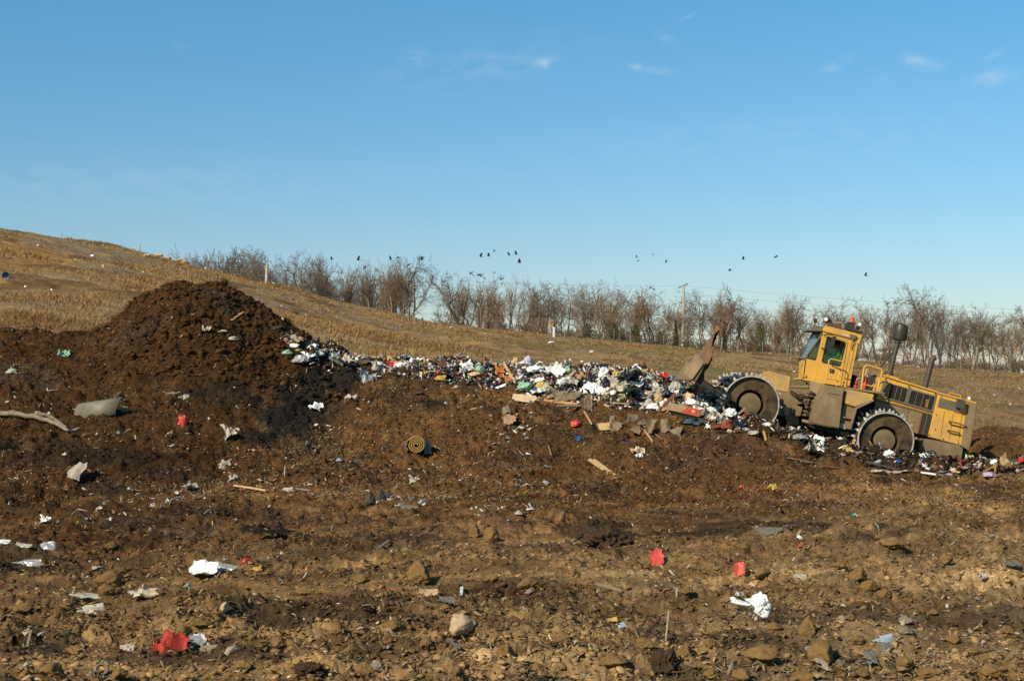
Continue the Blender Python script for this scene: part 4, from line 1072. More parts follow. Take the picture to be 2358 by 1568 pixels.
m_bark = mat('grey brown bark', (.23, .17, .112), .95, c2=(.13, .095, .062), scale=1.5)
m_bark2 = mat('pale grey bark', (.31, .24, .165), .95, c2=(.18, .135, .09), scale=1.5)
m_bark3 = mat('reddish twig bark', (.27, .175, .108), .95, c2=(.17, .11, .07), scale=1.5)
m_bark4 = mat('tan twig bark', (.34, .225, .12), .95, c2=(.20, .13, .075), scale=1.5)
m_bark5 = mat('dark twig bark', (.17, .124, .088), .95, c2=(.11, .08, .058), scale=1.5)
PROTO = []
for i, (seed, st, sp, dn, up, fk, mt, mc) in enumerate([(1, 1, .6, 1.0, .2, .45, m_bark, m_bark), (2, 2, .5, .9, .3, .4, m_bark2, m_bark), (3, 1, .75, 1.0, .15, .45, m_bark, m_bark5), (4, 3, .4, .8, .4, .3, m_bark, m_bark3),
                                                    (5, 1, .6, 1.0, .3, .4, m_bark2, m_bark), (6, 2, .7, .9, .15, .45, m_bark, m_bark5), (7, 4, .35, .75, .5, .25, m_bark2, m_bark4), (8, 1, .8, 1.0, .12, .5, m_bark, m_bark3),
                                                    (9, 3, .4, .8, .45, .2, m_bark4, m_bark4), (10, 1, .5, 1.05, .35, .35, m_bark2, m_bark5)]):
    t, c = grow(seed, 10.0, st, sp, dn, up, fk)
    v, f = seg_tubes(t, 6); tm = np_mesh('trunk', v, f, True); tm.materials.append(mt)
    v, f = seg_tubes(c, 3); cm = np_mesh('crown', v, f, True); cm.materials.append(mc)
    PROTO.append((tm, cm))
print('tree faces', [len(p[1].polygons) for p in PROTO])
SIL = [(-300, 520), (0, 520), (330, 578), (430, 585), (500, 585), (545, 582), (575, 573), (610, 584), (632, 625), (648, 610), (665, 600), (700, 594), (742, 590), (780, 612), (815, 615), (845, 606), (880, 604), (920, 592), (950, 600), (972, 640), (985, 690), (1003, 705), (1018, 690), (1030, 645), (1055, 630), (1090, 632), (1120, 640), (1150, 640), (1200, 648), (1250, 655), (1300, 652), (1340, 650), (1380, 648), (1420, 652), (1440, 670), (1480, 668), (1530, 678), (1560, 695), (1590, 690), (1620, 676), (1660, 660), (1690, 690),
       (1750, 694), (1800, 690), (1830, 680), (1880, 688), (1910, 710), (1940, 708), (1975, 695), (2015, 690), (2060, 688), (2100, 684), (2140, 660), (2175, 672), (2200, 705), (2240, 700), (2280, 725), (2310, 735), (2335, 716), (2380, 720), (2600, 720)]
sx = [a for a, b in SIL]; sy = [b for a, b in SIL]
tr = random.Random(11)
def tree_label(x):
    if x < 640: return 'bare tree showing above the left grass ridge, left of the short wooden post', 'bare trees behind the left ridge'
    if x < 985: return 'leafless tree between the short wooden post and the gap in the wood', 'bare trees in the left clump'
    if x < 1280: return 'leafless tree between the gap in the wood and the white well pipe', 'bare trees left of the well pipe'
    if x < 1572: return 'leafless tree between the white well pipe and the tall utility pole', 'bare trees left of the utility pole'
    if x < 1870: return 'leafless tree between the utility pole and the cab of the compactor', 'bare trees between pole and cab'
    if x < 2090: return 'leafless tree rising behind the cab and the black air cleaner of the compactor', 'bare trees behind the cab'
    return 'leafless tree to the right of the black air cleaner stack of the compactor', 'bare trees right of the air cleaner'
SOLO = {}
def put_tree(x, top, Y, k=None, label=None, wide=1.0):
    X = (x - CX) * Y / F; zb = float(hill_z(np.array([X]), np.array([Y]))[0])
    zt = CH - (top - 9 - HY) * Y / F; h = zt - zb
    lab, grp = tree_label(x)
    t = thing('bare_tree', label or lab, 'tree', (X, Y, zb), None if label else grp)
    k = tr.randrange(len(PROTO)) if k is None else k
    s = h / 10.0; wd = min(s, .95) * tr.uniform(.82, 1.1) * wide
    t.scale = (wd, wd, s); t.rotation_euler = (0, 0, tr.uniform(0, 6.28))
    link('trunk', PROTO[k][0], None, t); link('crown', PROTO[k][1], None, t)
    return t
x = 425
while x < 2440:
    gap = 958 < x < 1036
    if not gap: put_tree(x, np.interp(x, sx, sy) + tr.uniform(-6, 12) * (1 if tr.random() < .75 else 2.6), tr.uniform(224, 240), tr.choice([0, 1, 2, 4, 5, 7, 9, 6, 8, 3, 4, 0, 2]), wide=tr.uniform(.85, 1.15))
    x += tr.uniform(19, 31)
x = 430
while x < 2440:
    gap = 945 < x < 1050
    if not gap: put_tree(x, np.interp(x, sx, sy) + tr.uniform(16, 60), tr.uniform(263, 285), tr.choice([0, 4, 2, 1, 9]), wide=1.0)
    x += tr.uniform(30, 46)
x = 435
while x < 2440:
    gap = 948 < x < 1046
    if not gap: put_tree(x, np.interp(x, sx, sy) + tr.uniform(8, 34), tr.uniform(243, 262), wide=.9)
    x += tr.uniform(20, 33)
x = 424
while x < 935:
    if x < 640: put_tree(x, np.interp(x, sx, sy) + tr.uniform(-2, 16), tr.uniform(205, 240), tr.choice([0, 4, 2, 9, 1]), wide=1.3); x += tr.uniform(7, 12)
    else: put_tree(x, np.interp(x, sx, sy) + tr.uniform(0, 26), tr.uniform(224, 250), tr.choice([0, 4, 2, 9, 1]), wide=1.1); x += tr.uniform(20, 34)
for (x, top, k, lab) in [(575, 572, 0, 'round topped bare tree, tallest above the left ridge beside the short wooden post'), (742, 589, 4, 'tallest bare tree in the left half of the clump on the ridge'), (922, 590, 2, 'tall dark bare tree with wide limbs at the right of the left clump'),
                         (940, 601, 9, 'thin bare tree at the right edge of the left clump beside the gap'), (1052, 629, 5, 'spreading bare tree first to the right of the gap in the wood'), (1660, 658, 0, 'tall narrow bare tree just right of the utility pole'),
                         (2142, 657, 2, 'tallest bare tree on the right, between the air cleaner and the exhaust pipe'), (2238, 702, 9, 'bare tree with bent limbs standing right of the exhaust pipe'), (2335, 714, 6, 'pale bare tree nearest the right edge')]:
    put_tree(x, top, 223, k, lab, 1.05)

# brush and cedars along the foot of the wood
SHR = []
for i, (seed, mt) in enumerate([(21, m_bark3), (22, m_bark4), (23, m_bark5), (24, m_bark)]):
    t, c = grow(seed, 2.2, 9, .5, .95, .3, .1)
    v, f = seg_tubes(np.concatenate([t * np.array([1, 1, 1, 1, 1, 1, .3, .3]), c]), 3); me = np_mesh('bare_shrub', v, f, True); me.materials.append(mt); SHR.append(me)
def shrub_label(x):
    if x < 985: return 'leafless brush at the foot of the left clump of trees', 'brush under the left clump'
    if x < 1572: return 'leafless brush under the trees left of the utility pole', 'brush left of the utility pole'
    if x < 1900: return 'reddish leafless brush between the utility pole and the cab', 'brush between pole and cab'
    return 'leafless brush under the trees behind and right of the compactor', 'brush right of the cab'
x = 660
while x < 2440:
    if not 975 < x < 1020:
        Y = tr.uniform(219, 232); X = (x - CX) * Y / F
        o = link('bare_shrub', SHR[tr.randrange(4) if x < 1600 else tr.choice([0, 0, 1, 3])], None, None, (X, Y, float(hill_z(np.array([X]), np.array([Y]))[0]) - .1))
        s = tr.uniform(.35, .95) if tr.random() < .8 else tr.uniform(1, 1.5); o.scale = (s * 1.5, s * 1.5, s); o.rotation_euler = (0, 0, tr.uniform(0, 6.28))
        l, g = shrub_label(x); tag(o, l, 'shrub', g)
    x += tr.uniform(5.2, 8.6)

def leafy(seed, w, h, n, cone):
    rg = np.random.RandomState(seed)
    t = rg.rand(n) ** 1.2; rad = w * .5 * ((1 - t) ** .7 if cone else np.sqrt(np.clip(1 - (2 * t - .9) ** 2, .05, 1))) * np.sqrt(rg.rand(n)) * (.75 + .5 * vnoise(t * 9, rg.rand(n) * 3 + t, seed) + .25)
    a = rg.rand(n) * 6.28
    p = np.stack([np.cos(a) * rad, np.sin(a) * rad, t * h], -1)
    d = rg.normal(0, 1, (n, 3)); d[:, 2] += .5; d /= np.linalg.norm(d, axis=1)[:, None]; e = np.cross(d, rg.normal(0, 1, (n, 3))); e /= np.linalg.norm(e, axis=1)[:, None]
    s = rg.uniform(.10, .22, n)[:, None]
    v = np.stack([p - e * s * .4, p + e * s * .4, p + d * s * 1.5], 1).reshape(-1, 3)
    return v, np.arange(3 * n).reshape(-1, 3)
m_cedar = mat('olive cedar needles', (.105, .095, .022), .9, c2=(.055, .06, .016), scale=1.2)
m_cedar2 = mat('dark cedar needles', (.06, .068, .022), .9, c2=(.03, .04, .014), scale=1.2)
for (x, y0, y1, w, m, lab) in [(1413, 768, 745, 24, m_cedar, 'yellow green cedar bush right of the white well pipe'), (1462, 772, 748, 22, m_cedar, 'low olive cedar bush midway between the well pipe and the utility pole'), (1556, 787, 738, 16, m_cedar2, 'dark green conical cedar close to the left of the utility pole'), (1352, 768, 745, 22, m_cedar, 'faint olive cedar bush nearest the well pipe'),
                            (1750, 805, 745, 24, m_cedar, 'olive green cedar standing between the raised blade and the cab'), (1668, 790, 760, 12, m_cedar2, 'small green cedar behind the tip of the raised blade'), (1520, 785, 765, 20, m_cedar, 'small olive cedar bush left of the dark conical cedar')]:
    Y = 221; X = (x - CX) * Y / F; zb = float(hill_z(np.array([X]), np.array([Y]))[0]); h = (CH - (y1 - HY) * Y / F) - zb
    t = thing('cedar_bush', lab, 'bush', (X, Y, zb))
    v, f = leafy(int(x), w * Y / F, h, 900, m is m_cedar2); link('foliage', np_mesh('foliage', v, f), m, t)
    v, f = seg_tubes([[0, 0, -.2, .02, 0, h * .8, .06, .02]], 6); link('stem', np_mesh('stem', v, f, True), m_bark, t)

# ------------------------------------------------------------------ poles, wires, fence and markers
m_wood = mat('weathered pole wood', (.36, .29, .21), .9, c2=(.22, .165, .11), scale=2)
m_pwood = mat('pale pole wood', (.56, .47, .36), .9, c2=(.38, .30, .21), scale=2)
m_wire = mat('dark wire', (.05, .045, .04), .7)
def bar_bm(p0, p1, r, n=8, r2=None): return tube_into(bmesh.new(), [p0, p1], r, n, r2)
def lobj(name, bm, m, parent):
    o = link(name, bm_mesh(name, bm), m, parent); return o
Yp = 226; x = 1571
X = (x - CX) * Yp / F; zb = float(hill_z(np.array([X]), np.array([Yp]))[0]); zt = CH - (655 - HY) * Yp / F; h = zt - zb
pole = thing('utility_pole', 'tall wooden utility pole with crossarm standing before the bare wood', 'utility pole', (X, Yp, zb))
lobj('post', bar_bm(Vector((0, 0, -.3)), Vector((.25, 0, h)), .22, 10, .16), m_pwood, pole)
b = bmesh.new()
tube_into(b, [Vector((-.55, .6, h - .55)), Vector((.85, -.6, h + .05))], .09, 6); lobj('crossarm', b, m_wood, pole)
for k in range(4):
    q = Vector((-.55, .6, h - .55)).lerp(Vector((.85, -.6, h + .05)), (k + .5) / 4)
    lobj('insulator', bar_bm(q, q + Vector((0, 0, .22)), .05, 6), m_dark, pole)
b = bmesh.new(); tube_into(b, [Vector((-.25, .5, h * .63)), Vector((.6, -.5, h * .66))], .06, 6); lobj('crossarm', b, m_wood, pole)
lobj('transformer_box', bar_bm(Vector((.32, -.2, h * .12)), Vector((.32, -.2, h * .17)), .14, 8), m_white, pole)
pole_top = Vector((X + .2, Yp, zt - .2))
def wire(name, label, a, b_, sag, r=.010):
    pts = [a.lerp(b_, t / 24) - Vector((0, 0, sag * 4 * (t / 24) * (1 - t / 24))) for t in range(25)]
    tag(link(name, bm_mesh(name, tube_into(bmesh.new(), pts, r, 4)), m_wire), label, 'wire')
wire('power_line', 'thin upper power line running right from the utility pole crossarm', pole_top, P(2600, 722, 215), .6)
wire('power_line', 'thin lower power line running right from the utility pole', pole_top - Vector((0, 0, 1.2)), P(2600, 740, 215), .6)
wire('power_line', 'thin power line running left from the utility pole over the gap in the wood', pole_top, P(600, 610, 235), 1.0)
wire('power_line', 'low cable crossing the gap in the wood', P(880, 718, 236), P(1330, 728, 240), .2, .014)

# chain link fence at the foot of the wood
m_post = mat('galvanised post', (.34, .31, .27), .6)
fen = thing('wire_fence', 'low wire fence on thin posts along the foot of the bare wood', 'fence', P(1500, 800, 219))
def fpt(x, Y=218.5):
    X = (x - CX) * Y / F; return Vector((X, Y, float(hill_z(np.array([X]), np.array([Y]))[0])))
fb = Vector(fen.location); prev = None
fx = list(range(1300, 2460, 38))
for x in fx:
    p = fpt(x) - fb; hgt = 1.75
    lobj('fence_post', bar_bm(p - Vector((0, 0, .2)), p + Vector((0, 0, hgt)), .032, 6), m_post, fen)
b = bmesh.new()
for zz in (.25, .7, 1.15, 1.68):
    tube_into(b, [fpt(x) - fb + Vector((0, 0, zz)) for x in fx], .010, 3)
lobj('fence_wires', b, m_wire, fen)
# bent pipe sticking up by the fence
pp = [P(1620, 813, 210), P(1620, 800, 210), P(1642, 788, 210)]
tag(link('bent_pipe', bm_mesh('bent_pipe', tube_into(bmesh.new(), pp, .035, 6)), m_post), 'pale bent pipe sticking out of the grass near the raised blade', 'pipe')
# dark pipe lying along the top of the grass
pp = []
for x in range(1330, 1900, 20):
    Y = 196; X = (x - CX) * Y / F; pp.append(Vector((X, Y, float(hill_z(np.array([X]), np.array([Y]))[0]) + .12)))
tag(link('drain_pipe', bm_mesh('drain_pipe', tube_into(bmesh.new(), pp, .13, 6)), m_dark), 'long dark pipe lying along the top of the grass slope', 'pipe')

# gas well with a looped hose
g = hit(1276, 776); w = thing('gas_well', 'white landfill gas well pipe with a looped yellow hose', 'gas well', g); s_ = g.y / F
b = bmesh.new(); tube_into(b, [Vector((0, 0, -.2)), Vector((0, 0, 23 * s_))], 3.2 * s_, 12); lobj('well_pipe', b, mat('white well pipe', (.72, .68, .58), .5), w)
b = bmesh.new(); tube_into(b, [Vector((0, 0, 23 * s_)), Vector((0, 0, 38 * s_))], 1.4 * s_, 8); lobj('well_head', b, m_dark, w)
b = bmesh.new(); tube_into(b, [Vector((0, 0, 24 * s_))] + [Vector((-5 * s_ + 6.5 * s_ * math.cos(a / 10 * 2 * math.pi - .9), .1, 31 * s_ + 6.5 * s_ * math.sin(a / 10 * 2 * math.pi - .9))) for a in range(0, 10)] + [Vector((0, 0, 37 * s_))], 1.0 * s_, 6)
lobj('yellow_hose', b, mat('yellow hose', (.55, .36, .06), .6), w)

# posts on the left ridge
def post(name, x, y0, y1, wpx, m, label, lean=0):
    q = hit(x, y0 + 1); s_ = q.y / F
    b = tube_into(bmesh.new(), [Vector((0, 0, -.2)), Vector((lean * s_, 0, (y0 - y1) * s_))], wpx * s_ / 2, 8)
    o = link(name, bm_mesh(name, b), m, None, q); return tag(o, label, 'post')
post('wooden_post', 613, 641, 599, 6.5, m_pwood, 'thick pale wooden post on the grass ridge left of the clump of trees', 2)
post('thin_stake', 322, 588, 562, 1.8, m_wood, 'thin dark stake on the left ridge beside the boulders', 1)
post('thin_stake', 143, 549, 534, 1.3, m_wood, 'short thin stake on the far left ridge')
post('thin_stake', 481, 611, 587, 2.2, m_wood, 'leaning thin stake on the ridge right of the boulders', 6)
# ------------------------------------------------------------------ rubbish and clods, each a thing
def film(name, c, rough=.45, trans=.0, var=.3, scale=5, spec=.4):
    m = mat(name, c, rough, var=var, scale=scale, spec=spec, bump=.25, bscale=14)
    return m
W = mat("white plastic film", (.78, .765, .72), .45, c2=(.50, .43, .33), scale=6, spec=.4, bump=.25, bscale=14, lo=.50, hi=.80)
LITM = dict(white=W, dirty=film('soiled white film', (.50, .44, .34), .6, var=.6), grey=film('cloudy clear film', (.36, .355, .34), .3, var=.5, spec=.7), black=film('black bin bag film', (.018, .018, .020), .28, var=.3, spec=.6),
            darkgreen=film('dark green film', (.02, .03, .028), .3, spec=.6), beige=film('beige film', (.50, .41, .29), .5), card=film('brown cardboard', (.38, .235, .115), .85, var=.3), tan=film('tan paper', (.52, .34, .16), .8),
            red=film('red plastic', (.55, .035, .022), .4), ragred=film('faded red cloth', (.46, .04, .022), .8, var=.5, scale=14), coral=film('coral red plastic', (.70, .085, .055), .45), orange=film('orange wrap', (.55, .17, .03), .5), blue=film('blue plastic', (.03, .10, .30), .4), pale_blue=film('pale blue plastic', (.30, .38, .42), .5),
            green=film('mint green plastic', (.26, .46, .30), .5), yellow=film('yellow plastic', (.48, .32, .06), .5), lilac=film('lilac printed film', (.52, .42, .54), .5, var=.35, scale=12), brown=film('brown fabric', (.12, .055, .025), .9), maroon=film('rust red fabric', (.24, .05, .02), .8),
            peach=film('peach foam', (.66, .46, .27), .7), plank=mat('fresh split wood', (.56, .37, .17), .8, c2=(.40, .24, .10), scale=6, bump=.2), oldwood=mat('old grey wood', (.28, .215, .14), .9, c2=(.15, .11, .068), scale=7, bump=.3), orangewood=mat('orange wood', (.50, .25, .08), .8, c2=(.34, .16, .05), scale=6),
            redwood=mat('red stained wood', (.17, .05, .02), .7, c2=(.10, .03, .012), scale=6), sheet=mat('grey brown matting', (.25, .18, .105), .95, c2=(.15, .11, .065), scale=5, bump=.4), steel=mat('dull grey sheet metal', (.18, .155, .10), .6, c2=(.11, .088, .05), scale=3, spec=.5, bump=.15), rubber=mat('dark rubber', (.035, .032, .026), .7, c2=(.07, .058, .035), scale=6),
            slate=mat('grey slab', (.16, .145, .12), .9, c2=(.10, .085, .065), scale=6, bump=.3), clod=mat('dried clay clod', (.215, .122, .038), .95, c2=(.15, .082, .026), scale=5, bump=.6, bscale=22), rock=mat('tan stone', (.50, .36, .20), .9, c2=(.36, .25, .13), scale=6, bump=.5, bscale=16), stone=mat('grey brown stone', (.24, .19, .125), .9, c2=(.16, .12, .075), scale=6, bump=.4), dark=mat('dark mulch lump', (.070, .038, .015), .95, c2=(.03, .018, .009), scale=7, bump=.7))

def _turb(p, f, s): return mn.fractal(Vector((p[0] * f + s * 3.1, p[1] * f - s * 1.7, p[2] * f + s)), 1.0, 2.1, 3)
SHAPES = {}
def crumple(seed, kind='bag'):
    key = (kind, seed)
    if key in SHAPES: return SHAPES[key]
    bm = bmesh.new(); bmesh.ops.create_icosphere(bm, subdivisions=5 if kind == 'heap' else 4, radius=.5)
    rg = random.Random(seed); o = rg.uniform(-50, 50)
    for v in bm.verts:
        p = v.co * 2
        if kind == 'clod':
            k = 1 + .45 * mn.noise(Vector((p.x * 1.3 + o, p.y * 1.3, p.z * 1.3)))
            for q in range(9):
                n = Vector((math.sin(o + q * 2.4), math.cos(o * 1.3 + q * 1.9), math.sin(o * .7 + q * 3.1))).normalized(); d = p.normalized().dot(n)
                if d > .35: k = min(k, (.58 + .04 * (q % 5)) / d)
            k *= 1 + .20 * mn.noise(Vector((p.x * 3.2 + o, p.y * 3.2, p.z * 3.2))) + .12 * mn.noise(Vector((p.x * 8, p.y * 8 + o, p.z * 8))) + .07 * mn.noise(Vector((p.x * 17, p.y * 17 + o, p.z * 17)))
        elif kind == 'heap':
            k = .9 + .5 * mn.noise(Vector((p.x * 1.6 + o, p.y * 1.6, p.z * 1.6))) + .32 * mn.noise(Vector((p.x * 4.3 + o, p.y * 4.3, p.z * 4.3))) + .34 * abs(mn.noise(Vector((p.x * 10, p.y * 10 + o, p.z * 10)))) + .16 * mn.noise(Vector((p.x * 21, p.y * 21 + o, p.z * 21)))
        else:
            r1 = mn.noise(Vector((p.x * .9 + o, p.y * .9 - o, p.z * .9))); fold = 1 - abs(mn.noise(Vector((p.x * 2.1 + o, p.y * 2.1, p.z * 1.7)))) * 2; f2 = 1 - abs(mn.noise(Vector((p.x * 4.5, p.y * 4.5 + o, p.z * 3.9)))) * 2
            amp = (.55, .30, .16) if kind == 'bag' else (.35, .16, .09)
            k = .82 + amp[0] * r1 + amp[1] * (fold - .6) + amp[2] * (f2 - .6)
        v.co = v.co * k
        if v.co.z < -.22: v.co.z = -.22 + (v.co.z + .22) * .25
    me = bm_mesh('%s_shape' % kind, bm, True); SHAPES[key] = me; return me
def sheet(seed, curl=.25, nx=14, ny=10, ragged=.12, wave=.12, thick=.02):
    key = ('sheet', seed, curl, ragged, wave)
    if key in SHAPES: return SHAPES[key]
    rg = random.Random(seed); o = rg.uniform(-50, 50); bm = bmesh.new(); T, B = {}, {}
    for i in range(nx + 1):
        for j in range(ny + 1):
            u, v = i / nx - .5, j / ny - .5
            e = max(abs(u), abs(v)) * 2; th = math.atan2(v, u)
            g = 1 + ragged * e * 2.2 * mn.noise(Vector((u * 4 + o, v * 4, 1.3))) + e * min(1, ragged * 4) * (.20 * mn.noise(Vector((math.cos(th) * 1.4 + o, math.sin(th) * 1.4, 7.7))) - .22 * max(0, abs(math.sin(2 * th)) - .35))
            z = curl * (u * u * math.cos(o) + u * v * math.sin(o * 2) + v * v * math.sin(o)) * 2 + wave * mn.noise(Vector((u * 3 + o, v * 3, 0))) + wave * .5 * (1 - 2 * abs(mn.noise(Vector((u * 5, v * 5 + o, 0)))))
            T[i, j] = bm.verts.new((u * g, v * g, z)); B[i, j] = bm.verts.new((u * g, v * g, z - thick))
    for i in range(nx):
        for j in range(ny):
            bm.faces.new((T[i, j], T[i + 1, j], T[i + 1, j + 1], T[i, j + 1])); bm.faces.new((B[i, j + 1], B[i + 1, j + 1], B[i + 1, j], B[i, j]))
    for i in range(nx):
        bm.faces.new((T[i, 0], B[i, 0], B[i + 1, 0], T[i + 1, 0])); bm.faces.new((T[i + 1, ny], B[i + 1, ny], B[i, ny], T[i, ny]))
    for j in range(ny):
        bm.faces.new((T[0, j + 1], B[0, j + 1], B[0, j], T[0, j])); bm.faces.new((T[nx, j], B[nx, j], B[nx, j + 1], T[nx, j + 1]))
    me = bm_mesh('sheet_shape', bm); me.polygons.foreach_set('use_smooth', np.ones(len(me.polygons), bool)); me.set_sharp_from_angle(angle=R(50)); SHAPES[key] = me; return me
def plankm(seed, n=8):
    key = ('plank', seed)
    if key in SHAPES: return SHAPES[key]
    rg = random.Random(seed); bm = bmesh.new(); rings = []
    for i in range(n + 1):
        x = i / n - .5; b_ = .05 * math.sin(x * 3 + seed); e = 1 if 0 < i < n else rg.uniform(.45, 1)
        rings.append([bm.verts.new((x + rg.uniform(-.03, .03) * (i in (0, n)), (b_ + s * .5 * e * rg.uniform(.9, 1.1)), t * .5 * rg.uniform(.8, 1.1))) for s, t in ((-1, -1), (1, -1), (1, 1), (-1, 1))])
    for A, B in zip(rings, rings[1:]):
        for k in range(4): bm.faces.new((A[k], A[(k + 1) % 4], B[(k + 1) % 4], B[k]))
    bm.faces.new(rings[0][::-1]); bm.faces.new(rings[-1])
    me = bm_mesh('plank_shape', bm); SHAPES[key] = me; return me

COLM = {}
def inst(name, me, m, label, cat, group=None):
    key = (me.name, m.name)
    if key not in COLM:
        c = me.copy(); c.materials.clear(); c.materials.append(m); COLM[key] = c
    o = bpy.data.objects.new(name, COLM[key]); col.objects.link(o)
    return tag(o, label, cat, group)
lr = random.Random(77)
def lay(name, me, m, x, y, w, h, label, cat, group=None, Y=None, tilt=None, rz=None, deep=None, sink=.2, roll=0):
    """put a thing at picture spot (x, y = its middle), w by h picture units in size, resting on the ground there"""
    q = hit(x, y + h * .35) if Y is None else P(x, y, Y)
    s = q.y / F
    o = inst(name, me, m, label, cat, group)
    d = w * s if deep is None else deep
    o.scale = (w * s * 1.08, d * .9, h * s * 1.15)
    o.rotation_euler = (tilt if tilt is not None else lr.uniform(-.1, .3), roll, lr.uniform(-.4, .4) if rz is None else rz)
    o.location = q + Vector((0, 0, (h * s * (.5 - sink)) if Y is None else 0))
    return o
def bag(x, y, w, h, c, label, cat='bag', name='plastic_bag', group=None, seed=None, **k):
    torn = seed is None and lr.random() < (.6 if cat in ('scrap', 'paper', 'wrapper', 'card') else .3) and 'Y' not in k
    if torn:
        o = lay(name, sheet(lr.randrange(9), .6, ragged=.35, wave=.5), LITM[c], x, y, w, h, label, cat, group, tilt=lr.uniform(.2, .8), **k)
        o.scale.z = max(o.scale.z, o.scale.x * .75); o.location.z += h * .15 * o.location.y / F; return o
    return lay(name, crumple(lr.randrange(9) if seed is None else seed), LITM[c], x, y, w, h, label, cat, group, **k)
def flat(x, y, w, h, c, label, cat='sheet', name='plastic_sheet', group=None, seed=None, lift=.5, face=None, curl=.35, ragged=.2, rz=None, Y=None, wave=.10):
    """a thin sheet leaning towards the viewer so that it fills w by h"""
    q = hit(x, y + h * .4) if Y is None else P(x, y, Y); s = q.y / F
    a = face if face is not None else lr.uniform(.5, 1.0)
    o = inst(name, sheet(lr.randrange(9) if seed is None else seed, curl, ragged=ragged, wave=wave), LITM[c], label, cat, group)
    dep = h * s / max(.25, math.sin(a)); o.scale = (w * s, dep, (w + h) * .5 * s)
    o.rotation_euler = (a, lr.uniform(-.12, .12), lr.uniform(-.2, .2) if rz is None else rz)
    o.location = q + Vector((0, 0, h * s * lift * (Y is None)))
    return o
def stick(x0, y0, x1, y1, wpx, c, label, cat='plank', name='wooden_plank', group=None, Y=None, Yb=None, thick=None, up=.04, seed=None):
    A = hit(x0, y0) if Y is None else P(x0, y0, Y); B = hit(x1, y1) if Y is None else P(x1, y1, Yb or Y)
    if Y is None: A = A + Vector((0, 0, up)); B = B + Vector((0, 0, up))
    d = B - A; s = (A.y + B.y) / 2 / F
    o = inst(name, plankm(lr.randrange(6) if seed is None else seed), LITM[c], label, cat, group)
    o.location = (A + B) / 2; xa = d.normalized()
    za = Vector((0, -.75, .65)); za = (za - xa * za.dot(xa)).normalized(); ya = za.cross(xa)
    o.rotation_euler = Matrix((xa, ya, za)).transposed().to_euler()
    o.scale = (d.length, wpx * s, (wpx * s * .35) if thick is None else thick)
    return o

# --- the strip of rubbish: named things, left to right
bag(678, 802, 22, 14, 'white', 'white plastic bag highest up the right flank of the big dark mound')
bag(662, 815, 24, 12, 'green', 'pale green crumpled bag beside the white bag on the mound flank')
bag(692, 833, 40, 18, 'grey', 'wide cloudy clear bag at the left end of the rubbish strip')
bag(712, 826, 26, 10, 'white', 'white crumpled paper behind the wide clear bag', 'paper', 'crumpled_paper')
bag(770, 822, 22, 14, 'grey', 'square cloudy film at the upper edge of the rubbish below the mound')
flat(838, 836, 26, 10, 'brown', 'brown flap sticking up where the mound meets the grass', 'flap', 'fabric_scrap')
bag(789, 840, 34, 14, 'dirty', 'soiled clear bag right of the mound, above the black shade painted on the soil')
bag(846, 873, 38, 17, 'grey', 'cloudy white bag at the right tip of the black shade painted on the soil')
bag(841, 861, 17, 11, 'blue', 'small blue bag just above the cloudy white bag')
bag(866, 848, 17, 25, 'beige', 'beige upright bag left of the red cloth')
o = flat(899, 845, 26, 14, 'red', 'bright red cloth near the middle left of the rubbish strip', 'cloth', 'red_cloth', rz=.0, curl=.5); o.rotation_euler.y = .5
bag(870, 838, 30, 10, 'white', 'white film behind the beige upright bag')
bag(930, 836, 34, 12, 'dirty', 'soiled white wrapping at the top edge right of the red cloth')
bag(1008, 861, 13, 11, 'red', 'small red wrapper left of the white tarp hump', 'wrapper', 'wrapper')
bag(981, 862, 12, 9, 'yellow', 'small yellow wrapper left of the red wrapper', 'wrapper', 'wrapper')
flat(1012, 872, 26, 9, 'yellow', 'flat yellow sheet below the small red wrapper')
bag(1074, 851, 38, 19, 'white', 'white tarp hump near the middle of the rubbish strip', 'tarp', 'tarpaulin')
bag(1106, 850, 25, 14, 'green', 'mint green bag right of the white tarp hump')
bag(1094, 864, 30, 11, 'peach', 'peach coloured bag below the mint green bag')
o = flat(1151, 859, 20, 26, 'orange', 'curved brown cardboard flap standing up left of the splintered plank', 'cardboard', 'cardboard_flap', face=1.3, curl=.7); COL = o
stick(1160, 836, 1186, 882, 6, 'plank', 'pale splintered plank jutting out of the rubbish', Y=43.0, Yb=42.4)
stick(1168, 868, 1176, 898, 14, 'orangewood', 'short tan plank standing up under the splintered plank', Y=42.4)
stick(1136, 897, 1166, 885, 6, 'white', 'white painted board at the lower left of the wood pile', 'board', 'painted_board', Y=42.0)
stick(1172, 896, 1194, 882, 6, 'orangewood', 'orange stick crossing behind the white painted board', Y=42.2)
bag(1216, 836, 24, 34, 'lilac', 'tall lilac and white bag standing above the wood pile')
bag(1232, 858, 42, 18, 'white', 'large white paper sheet at the foot of the lilac bag', 'paper', 'paper_sheet', sink=-.2)
bag(1210, 892, 34, 30, 'green', 'pale green clear bag in the middle of the wood pile')
bag(1244, 890, 26, 20, 'yellow', 'yellow and white bag right of the pale green bag')
bag(1256, 896, 22, 24, 'dirty', 'soiled film hanging beside the yellow bag')
stick(1212, 904, 1238, 928, 8, 'white', 'white painted strip lying slanting over the plywood', 'board', 'painted_board', Y=41.2)
flat(1206, 920, 54, 16, 'peach', 'pale plywood sheet at the lower left of the wood pile', 'board', 'plywood_sheet', ragged=.1, curl=.05, wave=.03)
stick(1252, 926, 1330, 936, 8, 'orangewood', 'long orange plank along the lower edge of the wood pile')
stick(1258, 916, 1300, 903, 9, 'oldwood', 'grey plank slanting up in the wood pile', Y=41.0)
stick(1282, 938, 1338, 942, 7, 'oldwood', 'grey plank lying below the long orange plank')
